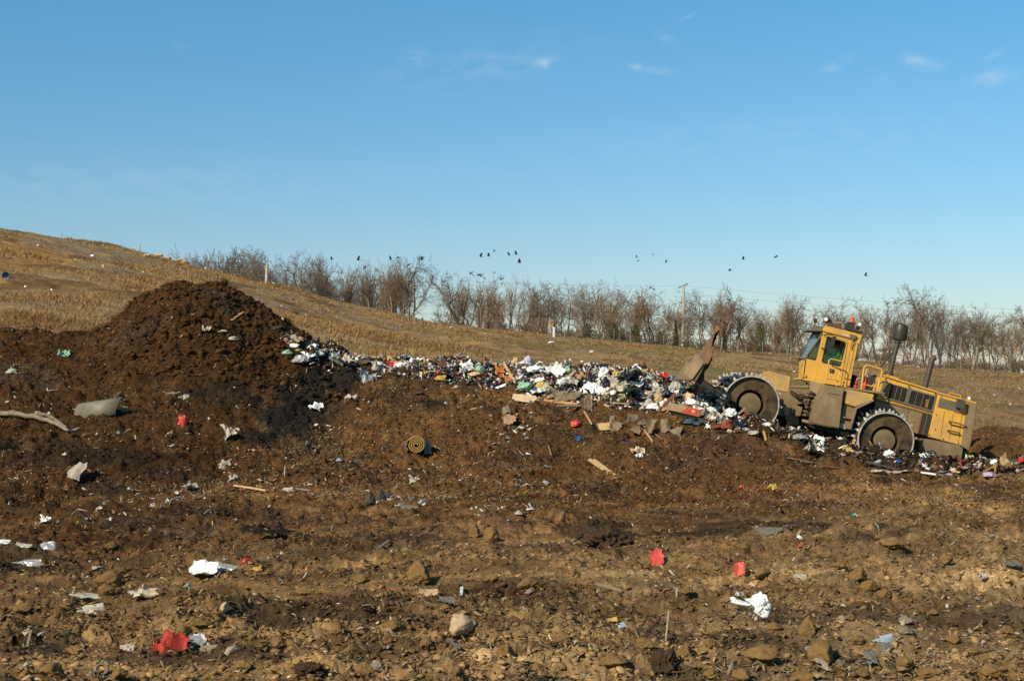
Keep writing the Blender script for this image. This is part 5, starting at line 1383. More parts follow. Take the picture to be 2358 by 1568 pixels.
flat(1302, 918, 70, 22, 'sheet', 'large grey matting sheet draped over the wood pile', 'matting', 'matting_sheet', curl=.4, lift=.7)
flat(1352, 933, 20, 36, 'sheet', 'grey matting strip hanging down at the end of the wood pile', 'matting', 'matting_sheet', face=1.2, curl=.3, rz=.3)
stick(1360, 921, 1403, 942, 6, 'plank', 'long pale plank pointing down right from the wood pile')
stick(1264, 890, 1290, 908, 5, 'orangewood', 'thin orange stick above the grey slanting plank', Y=41.3)
bag(1276, 862, 40, 22, 'white', 'white crumpled bag at the top right of the wood pile')
bag(1268, 850, 20, 14, 'black', 'small black bag on the crest above the wood pile')
bag(1300, 862, 24, 12, 'green', 'yellowish green bag on the crest right of the lilac bag')
flat(1331, 872, 20, 13, 'pale_blue', 'pale blue and white printed box on the crest', 'box', 'printed_box', curl=.05)
bag(1346, 877, 16, 16, 'yellow', 'yellow printed wrapper right of the pale blue box', 'wrapper', 'wrapper')
bag(1358, 873, 26, 18, 'brown', 'dark brown cushion behind the big white bag', 'cushion', 'cushion')
bag(1360, 898, 52, 27, 'white', 'big bright white bag with orange print, largest in the rubbish strip', seed=2)
bag(1374, 856, 14, 20, 'grey', 'grey upright film on the crest left of the white upright paper')
bag(1391, 860, 22, 34, 'white', 'white upright paper sack standing on the crest')
bag(1404, 852, 14, 12, 'orange', 'small orange bag beside the white upright sack')
o = bag(1419, 865, 20, 30, 'tan', 'tan paper bag standing pointed on the crest')
bag(1394, 884, 26, 34, 'black', 'black bin bag right of the big white bag')
bag(1446, 880, 48, 24, 'black', 'long black bin bag lying on the crest right of the tan bag')
bag(1424, 897, 48, 20, 'beige', 'beige clear bag with food scraps below the long black bag')
bag(1412, 909, 16, 12, 'white', 'small white bag under the beige bag')
bag(1452, 913, 44, 22, 'darkgreen', 'dark green bag below the beige clear bag')
bag(1480, 893, 30, 22, 'black', 'dull black sack left of the white carton')
bag(1505, 896, 24, 14, 'white', 'white carton next to the dull black sack', 'carton', 'carton')
bag(1527, 878, 20, 14, 'red', 'bright red cloth bundle on the crest near the raised blade', 'cloth', 'red_cloth', sink=-.1)
bag(1529, 896, 22, 20, 'black', 'round black bag under the red cloth bundle')
bag(1500, 878, 30, 12, 'pale_blue', 'pale blue and white film left of the red cloth bundle')
bag(1545, 874, 34, 14, 'grey', 'grey clear film on the crest right of the red cloth bundle')
bag(1556, 892, 36, 20, 'dirty', 'tangle of soiled white film below the grey clear film')
bag(1582, 868, 18, 20, 'grey', 'shiny grey film against the foot of the raised blade')
bag(1604, 880, 24, 14, 'lilac', 'lilac film at the foot of the dark blade bracket')
flat(1483, 914, 36, 16, 'card', 'triangular brown cardboard below the dull black sack', 'cardboard', 'cardboard_sheet')
bag(1517, 916, 26, 26, 'tan', 'yellowish tan sack left of the red stained batten')
stick(1526, 936, 1556, 906, 8, 'redwood', 'red stained wooden batten slanting above the printed box', 'batten', 'wooden_batten', Y=39.0, Yb=38.8)
bag(1496, 928, 28, 22, 'dirty', 'soiled white film at the lower left of the tan sack')
bag(1506, 938, 34, 14, 'white', 'white film heap lying along the lower left of the printed box')
bag(1590, 915, 30, 18, 'peach', 'peach foam lump above the printed box', 'foam', 'foam_lump')
bag(1602, 928, 54, 16, 'white', 'long white foam run above the printed box', 'foam', 'foam_lump')
bag(1622, 902, 30, 18, 'orange', 'bundle of orange brown strips left of the front wheel', 'bundle', 'strip_bundle')
bag(1628, 920, 36, 24, 'black', 'shiny black bag between the foam and the front wheel')
bag(1668, 922, 30, 36, 'black', 'black bin bag against the front wheel drum', Y=37.7)
flat(1659, 938, 12, 22, 'blue', 'blue strip of plastic left of the front wheel', face=1.1)
bag(1643, 946, 34, 14, 'white', 'white film sheet between the printed box and the front wheel')
bag(1684, 950, 30, 24, 'white', 'rounded white bag under the left side of the front wheel', Y=37.4)
for i, (x, y) in enumerate([(1578, 962), (1594, 968), (1608, 974), (1600, 960), (1622, 978), (1585, 972), (1632, 984)]):
    bag(x, y, lr.uniform(16, 26), lr.uniform(9, 13), 'white', 'crumpled white paper in the row under the printed box', 'paper', 'crumpled_paper', 'papers under the printed box')
bag(1656, 977, 24, 22, 'white', 'white card on a red base below the front wheel', 'card', 'white_card')
bag(1652, 986, 30, 10, 'maroon', 'rust red cloth under the white card', 'cloth', 'red_cloth')
bag(1674, 978, 28, 24, 'maroon', 'rust red fabric heap right of the white card', 'cloth', 'fabric_heap')
flat(1636, 964, 34, 14, 'card', 'brown cardboard sheet right of the printed box', 'cardboard', 'cardboard_sheet')
stick(1690, 962, 1716, 940, 5, 'oldwood', 'grey stick leaning against the front wheel hub', 'stick', 'wooden_stick', Y=37.55)
# box with red print and a star
q = P(1576, 943, 38.2); s_ = q.y / F
cb = thing('printed_box', 'flattened tan cardboard box printed with red stripes and a pale star', 'box', q)
bw, bh = 69 * s_, 18 * s_
def plate(pts, y0, y1, m, nm, parent):
    b = bmesh.new(); A = [b.verts.new((p[0], y0, p[1])) for p in pts]; B = [b.verts.new((p[0], y1, p[1])) for p in pts]
    b.faces.new(A); b.faces.new(B[::-1])
    for i in range(len(pts)): b.faces.new((A[i], B[i], B[(i + 1) % len(pts)], A[(i + 1) % len(pts)]))
    return link(nm, bm_mesh(nm, b), m, parent)
plate([(-bw / 2, -bh / 2), (bw / 2, -bh / 2), (bw / 2, bh / 2), (-bw / 2, bh / 2)], 0, .22, LITM['card'], 'carton', cb)
prd = mat('red print', (.55, .045, .025), .7)
def bx(u, v): return (-bw / 2 + u * bw, -bh / 2 + v * bh)
plate([bx(.40, .05), bx(.46, .05), bx(.66, .95), bx(.60, .95)], -.004, -.001, prd, 'red_stripe', cb)
plate([bx(.52, .05), bx(.96, .05), bx(.96, .95), bx(.72, .95)], -.004, -.001, prd, 'red_panel', cb)
plate([bx(.48, .05), bx(.50, .05), bx(.70, .95), bx(.68, .95)], -.004, -.001, prd, 'red_stripe', cb)
c0 = bx(.80, .55); plate([(c0[0] + (.34 if i % 2 == 0 else .14) * bh * math.sin(i * math.pi / 5), c0[1] + (.34 if i % 2 == 0 else .14) * bh * math.cos(i * math.pi / 5)) for i in range(10)], -.008, -.0045, LITM['peach'], 'star', cb)
plate([(bw / 2, -bh / 2), (bw / 2 + .10, -bh / 2 + .08), (bw / 2 + .10, bh / 2 + .05), (bw / 2, bh / 2)], .02, .2, mat('shaded card flap', (.25, .13, .06), .9), 'end_flap', cb)
cb.rotation_euler = (-.35, math.atan2(16, 69), 0)

# --- things along the machine's track
bag(1865, 1041, 26, 26, 'dirty', 'soiled cream sack below the belly of the compactor')
flat(1950, 1036, 22, 10, 'yellow', 'flat yellow wrapper left of the rear wheel', 'wrapper', 'wrapper')
stick(1758, 1000, 1764, 1020, 5, 'yellow', 'small yellow upright strip below the compactor', 'strip', 'plastic_strip')
bag(1840, 1012, 30, 14, 'grey', 'grey film under the step box of the compactor')
bag(1736, 998, 26, 14, 'dirty', 'soiled film under the front wheel')
stick(1812, 1061, 1872, 1070, 4, 'oldwood', 'long grey stick lying below the compactor', 'stick', 'wooden_stick')
stick(1880, 1074, 1925, 1082, 5, 'redwood', 'brown stick lying left of the dark beam', 'stick', 'wooden_stick')
stick(1990, 1066, 2070, 1088, 7, 'rubber', 'dark beam lying in front of the rear wheel', 'beam', 'timber_beam')
stick(2108, 1090, 2120, 1066, 7, 'oldwood', 'pale stub of wood standing up below the counterweight')
bag(2022, 1088, 32, 12, 'dirty', 'soiled white bag lying in front of the dark beam')
flat(2060, 1090, 60, 6, 'beige', 'long pale board lying in front of the rear wheel', 'board', 'board')
stick(2120, 1098, 2165, 1099, 5, 'white', 'white strip lying below the counterweight', 'strip', 'plastic_strip')
bag(2068, 1066, 14, 10, 'blue', 'blue bag in front of the rear wheel')
bag(2222, 1078, 28, 8, 'grey', 'cloudy film behind the counterweight')
bag(2290, 1066, 20, 14, 'white', 'white bag on the rubbish right of the compactor')
bag(2330, 1076, 24, 12, 'dirty', 'soiled white bag close to the right edge of the rubbish strip')
bag(2280, 1092, 40, 12, 'lilac', 'pale lilac film below the white bag right of the compactor')
bag(2200, 1086, 22, 14, 'peach', 'peach coloured wrapper below the rear of the compactor', 'wrapper', 'wrapper')

# --- on the brown slope in front of the rubbish
bag(725, 940, 24, 18, 'white', 'white crumpled bag below the black shade painted on the soil')
bag(806, 924, 28, 14, 'beige', 'beige crumpled paper on the slope above the carpet roll', 'paper', 'crumpled_paper')
bag(966, 906, 20, 10, 'rubber', 'dark rag near the crest above the carpet roll', 'rag', 'rag')
bag(531, 1000, 34, 26, 'beige', 'ragged beige bundle low on the mound left of the carpet roll', 'bundle', 'paper_bundle')
flat(419, 972, 18, 26, 'red', 'thin red strip on the slope right of the grey metal sheet', 'strip', 'plastic_strip', face=1.1)
bag(437, 970, 8, 10, 'red', 'small red scrap beside the thin red strip', 'scrap', 'plastic_scrap')
bag(1324, 978, 24, 16, 'coral', 'bright red bag on the slope below the wood pile')
for (x, y, w, h, a, lab) in [(1452, 964, 34, 24, 1.0, 'large brown bark sheet on the slope below the beige bags'), (1500, 988, 22, 34, 1.2, 'upright curled bark sheet right of the thin forked stick'), (1534, 983, 26, 30, 1.2, 'grey brown curled bark sheet farthest right on the slope'), (1421, 982, 26, 22, .9, 'brown bark sheet left of the largest one'),
                             (1478, 978, 22, 14, .8, 'curved hollow bark sheet above the forked stick'), (1462, 996, 22, 16, .9, 'small brown bark sheet left of the forked stick'), (1408, 972, 16, 20, 1., 'narrow bark strip above the wooden block'), (1556, 990, 24, 16, .8, 'flat brown bark sheet at the right foot of the bark heap')]:
    flat(x, y, w, h, 'sheet', lab, 'bark', 'bark_sheet', face=a, curl=.8, ragged=.13, rz=lr.uniform(-.6, .6))
flat(1391, 984, 28, 15, 'plank', 'pale wooden block lying on the slope left of the bark sheets', 'block', 'wooden_block', curl=.05, ragged=.06, wave=.02)
stick(1470, 972, 1486, 1000, 4, 'plank', 'thin forked stick poking down the slope', 'stick', 'wooden_stick')
stick(1484, 996, 1503, 1022, 4, 'plank', 'lower half of the thin broken stick on the slope', 'stick', 'wooden_stick')
stick(1506, 1002, 1526, 1018, 3, 'oldwood', 'thin grey twig right of the thin broken stick', 'stick', 'wooden_stick')
stick(1344, 952, 1362, 982, 4, 'plank', 'thin curved pale stick left of the wooden block', 'stick', 'wooden_stick')
stick(1398, 980, 1412, 1000, 4, 'oldwood', 'short grey stick by the wooden block', 'stick', 'wooden_stick')
flat(1172, 966, 32, 22, 'card', 'brown cardboard sheet on the slope under the left end of the wood pile', 'cardboard', 'cardboard_sheet')
flat(1166, 950, 20, 16, 'sheet', 'grey brown paper above the brown cardboard sheet', 'paper', 'paper_sheet')
bag(1466, 1040, 24, 26, 'peach', 'pleated pale paper bag standing at the foot of the slope')
bag(1472, 1050, 14, 16, 'white', 'white corner of paper beside the pleated bag', 'paper', 'crumpled_paper')
flat(1330, 1010, 14, 10, 'blue', 'small teal scrap below the bright red bag', 'scrap', 'plastic_scrap')
stick(1356, 1063, 1404, 1100, 9, 'plank', 'long pale split board at the foot of the slope', 'board', 'split_board')
stick(1366, 1064, 1416, 1100, 6, 'plank', 'narrow pale split board lying along the longer one', 'board', 'split_board')
stick(1262, 1030, 1270, 1052, 3, 'oldwood', 'thin grey twig standing on the slope right of the carpet roll', 'stick', 'wooden_stick')
bag(511, 1072, 24, 10, 'dirty', 'small white scrap at the foot of the slope left of the carpet roll', 'scrap', 'plastic_scrap')
bag(537, 1103, 22, 12, 'dirty', 'cream scrap with a folded corner right of the small white one', 'scrap', 'plastic_scrap')
bag(437, 1125, 28, 12, 'dirty', 'white scrap left of the thin pale branch', 'scrap', 'plastic_scrap')
stick(538, 1122, 612, 1135, 5, 'plank', 'thin pale branch lying left of the two dark boots of rubber', 'branch', 'branch')
flat(663, 1127, 26, 9, 'beige', 'small flat cream piece right of the thin pale branch', 'scrap', 'board_scrap')
stick(680, 1130, 714, 1134, 4, 'oldwood', 'short grey stick right of the flat cream piece', 'stick', 'wooden_stick')
bag(953, 1110, 24, 9, 'dirty', 'small white scrap above the dark rubber pieces', 'scrap', 'plastic_scrap')
bag(820, 1074, 18, 11, 'rubber', 'dark rag left of the carpet roll', 'rag', 'rag')
bag(781, 1060, 14, 8, 'pale_blue', 'tiny pale blue scrap left of the carpet roll', 'scrap', 'plastic_scrap')

# rolled carpet
q = hit(958, 1046); s_ = q.y / F
cr = thing('carpet_roll', 'rolled up carpet with a yellow spiral end lying on the brown slope', 'carpet roll', q + Vector((0, 0, 21 * s_)))
b = bmesh.new(); rr = 21 * s_; pts = []
N_ = 150
for i in range(N_):
    t = i / (N_ - 1); a = t * 2 * math.pi * 3.4; r_ = rr * (.16 + .80 * t); pts.append((r_ * math.cos(a), r_ * math.sin(a) * .92, rr * .072))
ri = []
for (x, z, th) in pts:
    n = Vector((x, 0, z)).normalized() * th
    ri.append([b.verts.new((x - n.x, 0, z - n.z)), b.verts.new((x + n.x, 0, z + n.z)), b.verts.new((x + n.x, 1.5, z + n.z)), b.verts.new((x - n.x, 1.5, z - n.z))])
for A, B in zip(ri, ri[1:]):
    for k in range(4): b.faces.new((A[k], A[(k + 1) % 4], B[(k + 1) % 4], B[k]))
b.faces.new(ri[0]); b.faces.new(ri[-1][::-1])
link('pile_roll', bm_mesh('pile_roll', b), mat('yellow carpet backing', (.36, .21, .055), .95, c2=(.20, .11, .03), scale=12), cr)
b = bmesh.new(); pts = [Vector((rr * 1.06 * math.cos(a), .04, rr * .98 * math.sin(a))) for a in np.linspace(-.5, 3.75, 26)]
ri = []
for p in pts:
    n = Vector((p.x, 0, p.z)).normalized() * rr * .05
    ri.append([b.verts.new(p - n), b.verts.new(p + n), b.verts.new(p + n + Vector((0, 1.4, 0))), b.verts.new(p - n + Vector((0, 1.4, 0)))])
for A, B in zip(ri, ri[1:]):
    for k in range(4): b.faces.new((A[k], A[(k + 1) % 4], B[(k + 1) % 4], B[k]))
b.faces.new(ri[0]); b.faces.new(ri[-1][::-1])
link('outer_layer', bm_mesh('outer_layer', b), LITM['sheet'], cr)
plate([(rr * .9, -rr), (rr * 1.75, -rr * .9), (rr * 1.55, rr * .5), (rr * 1.1, rr * .85)], .15, .6, LITM['black'], 'roll_shade', cr)  # black plate painted as the roll's shadow on its right side
plate([(-rr * 1.75, -rr * .5), (-rr * .95, .0), (-rr * .9, rr * .2)], .02, .06, LITM['rubber'], 'loose_end', cr)
cr.rotation_euler = (-.12, 0, .12)

# curved metal sheet, driftwood, rubber boots
q = hit(222, 955); s_ = q.y / F
b = bmesh.new(); T = []
for i in range(13):
    t = i / 12; a = -.75 + 1.45 * t; rad = 34 * s_
    row = []
    for u, k in ((-1, 1.0), (1, 1.05)):
        for d in (0, .02):
            row.append(b.verts.new((u * 54 * s_ + 8 * s_ * math.sin(a) * (u > 0), (rad - d) * -math.cos(a) * .9 + rad, (rad - d) * math.sin(a) * k + u * 5 * s_)))
    T.append(row)
for A, B in zip(T, T[1:]):
    for f in ((0, 2, 3, 1),): pass
    b.faces.new((A[0], A[2], B[2], B[0])); b.faces.new((A[1], B[1], B[3], A[3])); b.faces.new((A[0], B[0], B[1], A[1])); b.faces.new((A[2], A[3], B[3], B[2]))
b.faces.new((T[0][0], T[0][1], T[0][3], T[0][2])); b.faces.new((T[-1][0], T[-1][2], T[-1][3], T[-1][1]))
o = link('metal_sheet', bm_mesh('metal_sheet', b, True), LITM['steel'], None, q + Vector((0, -.1, 17 * s_)))
o.rotation_euler = (-.45, -.06, -.25); tag(o, 'curved grey metal sheet lying on the dark soil at the left', 'metal sheet')
stick(262, 922, 278, 908, 3, 'oldwood', 'thin twig behind the right end of the curved metal sheet', 'stick', 'wooden_stick')
flat(284, 944, 18, 16, 'sheet', 'small bent flap right of the curved metal sheet', 'flap', 'metal_flap', face=1.0)
def limb(pts, r, c, label, name='log', cat='log', up=.05):
    w = [hit(x, y) + Vector((0, 0, up)) for x, y in pts]; s = w[0].y / F; b = bmesh.new(); pp = []
    for A, B in zip(w, w[1:]):
        for k in range(4): pp.append(A.lerp(B, k / 4) + Vector((0, 0, lr.uniform(-.02, .02))))
    pp.append(w[-1]); tube_into(b, pp, r * s, 9, r * s * .55)
    for v in b.verts: v.co += v.normal * 0 + Vector((lr.uniform(-1, 1), lr.uniform(-1, 1), lr.uniform(-1, 1))) * r * s * .14
    return tag(link(name, bm_mesh(name, b, True), LITM[c]), label, cat)
limb([(-40, 962), (30, 966), (90, 972), (130, 986), (157, 1003)], 7, 'oldwood', 'weathered driftwood log at the left edge below the metal sheet', up=.12)
limb([(80, 968), (112, 974), (140, 990), (152, 1000)], 5, 'oldwood', 'thinner weathered limb lying against the driftwood log', up=.16)
for (x, y, w, h, lab) in [(854, 1152, 22, 34, 'dark rubber sleeve standing bent in the open ground'), (878, 1146, 24, 28, 'wider dark rubber sleeve right of the bent one'), (895, 1140, 18, 22, 'small dark rubber lump at the right of the two sleeves')]:
    bag(x, y, w, h, 'rubber', lab, 'rubber piece', 'rubber_piece', seed=3, sink=.1)
flat(940, 1168, 46, 12, 'slate', 'flat grey green sheet lying right of the dark rubber sleeves')

# puddle in the rut
q = hit(628, 1238); s_ = q.y / F; b = bmesh.new()
ring = [b.verts.new((math.cos(a) * 52 * s_ * (1 + .2 * math.sin(3 * a)), math.sin(a) * .32 * (1 + .25 * math.cos(2 * a)), 0)) for a in np.linspace(0, 2 * math.pi, 30)[:-1]]
b.faces.new(ring)
tag(link('puddle', bm_mesh('puddle', b), mat('dark puddle water', (.012, .012, .016), .04, spec=.6), None, q + Vector((0, 0, .10))), kind='structure')

# --- open ground in front
q = hit(1733, 1424); s_ = q.y / F
wb = thing('carrier_bag', 'white carrier bag with a twisted handle lying in the right foreground', 'bag', q)
me = crumple(5).copy(); me.materials.clear(); me.materials.append(LITM['white'])
def piece(nm, me, x, y, w, h, rot, parent, dy=0):
    o = link(nm, me, None, parent, Vector(((x - 1733) * s_, dy, (1424 - y) * s_ + .03))); o.scale = (w * s_, w * s_ * .8, h * s_); o.rotation_euler = rot; return o
piece('bag_body', me, 1754, 1410, 46, 56, (.2, .45, .1), wb)
m2 = sheet(4, .5).copy(); m2.materials.clear(); m2.materials.append(LITM['white'])
piece('bag_fold', m2, 1746, 1392, 44, 46, (1.15, -.5, .2), wb, .02)
m3 = crumple(7).copy(); m3.materials.clear(); m3.materials.append(LITM['white'])
piece('bag_handle', m3, 1708, 1398, 52, 20, (0, .25, .1), wb)
piece('bag_handle', m3.copy(), 1692, 1391, 26, 16, (0, .7, .3), wb)
flat(466, 1315, 62, 26, 'white', 'shiny white plastic sheet lying left of the small red scrap', 'sheet', 'plastic_sheet', seed=2, wave=.14, curl=.5, ragged=.1, face=.5, lift=.35)
flat(520, 1308, 52, 14, 'grey', 'grey clear tail trailing right of the shiny white sheet', 'sheet', 'plastic_sheet')
bag(570, 1291, 26, 14, 'red', 'small red scrap right of the shiny white sheet', 'scrap', 'plastic_scrap')
flat(590, 1313, 26, 7, 'yellow', 'thin yellow strip below the small red scrap', 'strip', 'plastic_strip')
flat(378, 1487, 68, 46, 'ragred', 'large crumpled red rag in the left foreground', 'rag', 'red_rag', seed=6, wave=.42, curl=.4, ragged=.3, face=.6, lift=.25)
flat(412, 1476, 44, 20, 'ragred', 'flatter red rag joined to the large crumpled one', 'rag', 'red_rag', seed=4, wave=.4, ragged=.3, face=.5, lift=.3)
flat(452, 1475, 40, 18, 'grey', 'grey film lying right of the red rag', 'sheet', 'plastic_sheet')
flat(482, 1494, 46, 13, 'stone', 'smooth flat grey piece below the grey film', 'slab', 'flat_slab', curl=.05, ragged=.1, wave=.03)
flat(1512, 1290, 32, 36, 'coral', 'red plastic piece standing upright like a flag in the middle foreground', 'plastic piece', 'plastic_shard', face=1.35, curl=.1, rz=.1, ragged=.15, wave=.05, seed=3)
flat(1703, 1314, 24, 30, 'coral', 'smaller red plastic piece standing upright right of the flag shaped one', 'plastic piece', 'plastic_shard', face=1.3, curl=.4, rz=-.2, ragged=.08, seed=5)
bag(1841, 1237, 14, 12, 'white', 'small bright white scrap in the dark rut on the right', 'scrap', 'plastic_scrap')
bag(1845, 1327, 36, 11, 'dirty', 'flat white scrap right of the smaller red plastic piece', 'scrap', 'plastic_scrap')
bag(1700, 1369, 18, 10, 'dirty', 'cream scrap above the handle of the carrier bag', 'scrap', 'plastic_scrap')
flat(1768, 1226, 66, 16, 'slate', 'broken grey board in the rut on the right', 'board', 'broken_board')
stick(1806, 1218, 1836, 1214, 5, 'oldwood', 'thin grey stick above the bright white scrap', 'stick', 'wooden_stick')
bag(1779, 1122, 18, 12, 'yellow', 'small mustard scrap below the compactor front wheel', 'scrap', 'plastic_scrap')
bag(1710, 1123, 10, 7, 'coral', 'tiny red scrap left of the mustard one', 'scrap', 'plastic_scrap')
bag(1842, 1259, 9, 8, 'coral', 'tiny red scrap below the bright white one', 'scrap', 'plastic_scrap')
bag(1966, 1190, 13, 8, 'green', 'tiny teal scrap in front of the rear wheel', 'scrap', 'plastic_scrap')
bag(2260, 1331, 20, 17, 'dirty', 'pale grey crumpled cup near the right edge', 'cup', 'crumpled_cup')
flat(2330, 1302, 36, 12, 'slate', 'grey broken slab at the right edge', 'slab', 'flat_slab')
bag(1195, 1182, 18, 11, 'dirty', 'small white scrap in the middle of the open ground', 'scrap', 'plastic_scrap')
flat(986, 1368, 46, 14, 'rock', 'pale broken board lying left of the white spike', 'board', 'broken_board')
stick(1061, 1378, 1064, 1358, 7, 'white', 'small white spike standing in the foreground', 'spike', 'plastic_spike')
flat(1030, 1385, 40, 12, 'slate', 'grey flat sheet between the pale board and the large tan stone', 'sheet', 'plastic_sheet')
stick(1532, 1478, 1540, 1405, 3.5, 'dirty', 'thin white reed stuck upright in the foreground', 'reed', 'reed', Y=hit(1532, 1478).y)
flat(1430, 1442, 30, 10, 'pale_blue', 'faded blue scrap in the middle foreground', 'scrap', 'plastic_scrap')
flat(1411, 1430, 22, 7, 'yellow', 'faded yellow scrap left of the faded blue one', 'scrap', 'plastic_scrap')
stick(868, 1270, 896, 1250, 7, 'oldwood', 'grey wedge of wood left of the middle foreground')
stick(1372, 1354, 1432, 1370, 8, 'oldwood', 'grey splintered wood below the flag shaped red piece')
stick(1030, 1482, 1058, 1500, 8, 'slate', 'dark grey bar at the bottom middle', 'bar', 'bar')
stick(1860, 1500, 1904, 1552, 15, 'dirty', 'pale weathered board sloping down at the bottom right', 'board', 'weathered_board')
flat(2032, 1470, 60, 14, 'pale_blue', 'pale blue newspaper scrap in the right foreground', 'newspaper', 'newspaper')
flat(2037, 1493, 34, 20, 'slate', 'grey bent sheet below the pale blue newspaper', 'sheet', 'bent_sheet')
flat(2006, 1516, 34, 24, 'slate', 'darker grey bent sheet left of the other, lower down', 'sheet', 'bent_sheet')
flat(1934, 1525, 22, 10, 'slate', 'small grey rag right of the pale weathered board', 'rag', 'rag')
bag(104, 1199, 24, 11, 'white', 'white scrap alone in the open ground at the left', 'scrap', 'plastic_scrap')
bag(10, 1250, 30, 13, 'white', 'white film at the left edge of the picture')
flat(108, 1260, 44, 18, 'grey', 'clear crumpled film near the left edge')
flat(56, 1257, 40, 9, 'dirty', 'soiled strip of film joining the two films at the left edge', 'strip', 'plastic_strip')
flat(66, 1296, 66, 10, 'grey', 'long clear strip lying below the films at the left edge', 'strip', 'plastic_strip')
flat(193, 1375, 62, 13, 'dirty', 'long pale crumpled film in the left foreground')
flat(211, 1402, 62, 18, 'dirty', 'pale crumpled film below the longer one in the left foreground')
flat(327, 1373, 60, 24, 'beige', 'cream crumpled papers left of the middle foreground', 'paper', 'crumpled_paper', wave=.35, ragged=.35)
bag(296, 1491, 38, 18, 'beige', 'cream block lying left of the red rag', 'block', 'foam_block')
bag(222, 1307, 26, 9, 'dirty', 'soiled scrap right of the long clear strip', 'scrap', 'plastic_scrap')
flat(176, 1084, 30, 30, 'beige', 'pinkish cream sheet at the left, above the lone white scrap', 'sheet', 'paper_sheet')
stick(62, 1498, 72, 1460, 6, 'oldwood', 'short grey peg at the lower left', 'peg', 'wooden_peg')
def ring_thing(x, y, w, h, c, label):
    q = hit(x, y + h * .4); s = q.y / F; b = bmesh.new(); n = 28
    R0, r0 = w * .40 * s, w * .11 * s; rings = []
    for i in range(n):
        a = 2 * math.pi * i / n; c_ = Vector((R0 * math.cos(a), 0, R0 * math.sin(a))); e = Vector((math.cos(a), 0, math.sin(a)))
        rings.append([b.verts.new(c_ + e * r0 * math.cos(k * math.pi / 4) + Vector((0, r0 * 1.6 * math.sin(k * math.pi / 4), 0))) for k in range(8)])
    for i in range(n):
        A, B = rings[i], rings[(i + 1) % n]
        for k in range(8): b.faces.new((A[k], A[(k + 1) % 8], B[(k + 1) % 8], B[k]))
    o = link('hose_ring', bm_mesh('hose_ring', b, True), LITM[c], None, q + Vector((0, 0, h * s * .35))); o.rotation_euler = (-.5, .1, .4); o.scale = (1, 1, h / w)
    return tag(o, label, 'ring')
ring_thing(234, 1540, 34, 30, 'stone', 'grey rubber ring standing in the soil at the bottom left')
ring_thing(2143, 1504, 26, 18, 'stone', 'small grey ring lying among clods at the bottom right')

# stones and clods
def clod(x, y, w, h, c='clod', label=None, cat='clod', name='earth_clod', group=None, kind='clod', sink=.25, **k):
    return lay(name, crumple(lr.randrange(8), kind), LITM[c], x, y, w * 1.15, h * 1.25, label, cat, group, sink=sink, rz=lr.uniform(0, 6.28), deep=w * hit(x, y + h * .35).y / F * 1.1, **k)
clod(1064, 1437, 84, 36, 'rock', 'large tan stone in the middle foreground', 'stone', 'stone', sink=.3)
clod(1410, 1519, 66, 34, 'clod', 'large wedge shaped clod of brown earth at the bottom, right of the middle')
clod(868, 1534, 30, 24, 'stone', 'round grey stone beside a brown clod at the bottom', 'stone', 'stone')
clod(838, 1542, 40, 36, 'clod', 'tall brown clod left of the round grey stone')
clod(1131, 1232, 44, 34, 'clod', 'rounded brown clod standing alone in the middle ground')
clod(2055, 1249, 52, 28, 'clod', 'pointed brown clod by the right end of the rut')
clod(1858, 1446, 40, 38, 'clod', 'upright brown clod right of the white carrier bag')
clod(1757, 1500, 72, 40, 'clod', 'wide brown clod below the white carrier bag')
clod(1893, 1506, 72, 40, 'clod', 'wide brown clod behind the pale weathered board')
clod(967, 1322, 62, 42, 'clod', 'crumbling brown clod left of the middle foreground')
clod(2082, 1451, 48, 19, 'stone', 'smooth pale grey stone in the right foreground', 'stone', 'stone')
clod(2084, 1428, 36, 18, 'stone', 'brownish stone just above the smooth pale grey one', 'stone', 'stone')
clod(1396, 1240, 90, 44, 'dark', 'dark heap of mulch in the middle of the open ground', 'heap', 'mulch_or_shade_heap', kind='heap', sink=.3)
clod(1350, 1226, 56, 30, 'dark', 'smaller dark mulch lump left of the dark heap', 'heap', 'mulch_or_shade_heap', kind='heap', sink=.3)
clod(1531, 1528, 66, 44, 'dark', 'dark crumbly mulch heap at the bottom, right of the wedge shaped clod', 'heap', 'mulch_or_shade_heap', kind='heap', sink=.3)
clod(713, 1540, 60, 26, 'dark', 'dark heap painted as the shadowed hole at the bottom left of the middle', 'heap', 'mulch_or_shade_heap', kind='heap', sink=.3)  # dark colour stands in for deep shade in a hole among black clods
clod(516, 1399, 22, 18, 'rock', 'small tan stone right of the long pale films', 'stone', 'stone')
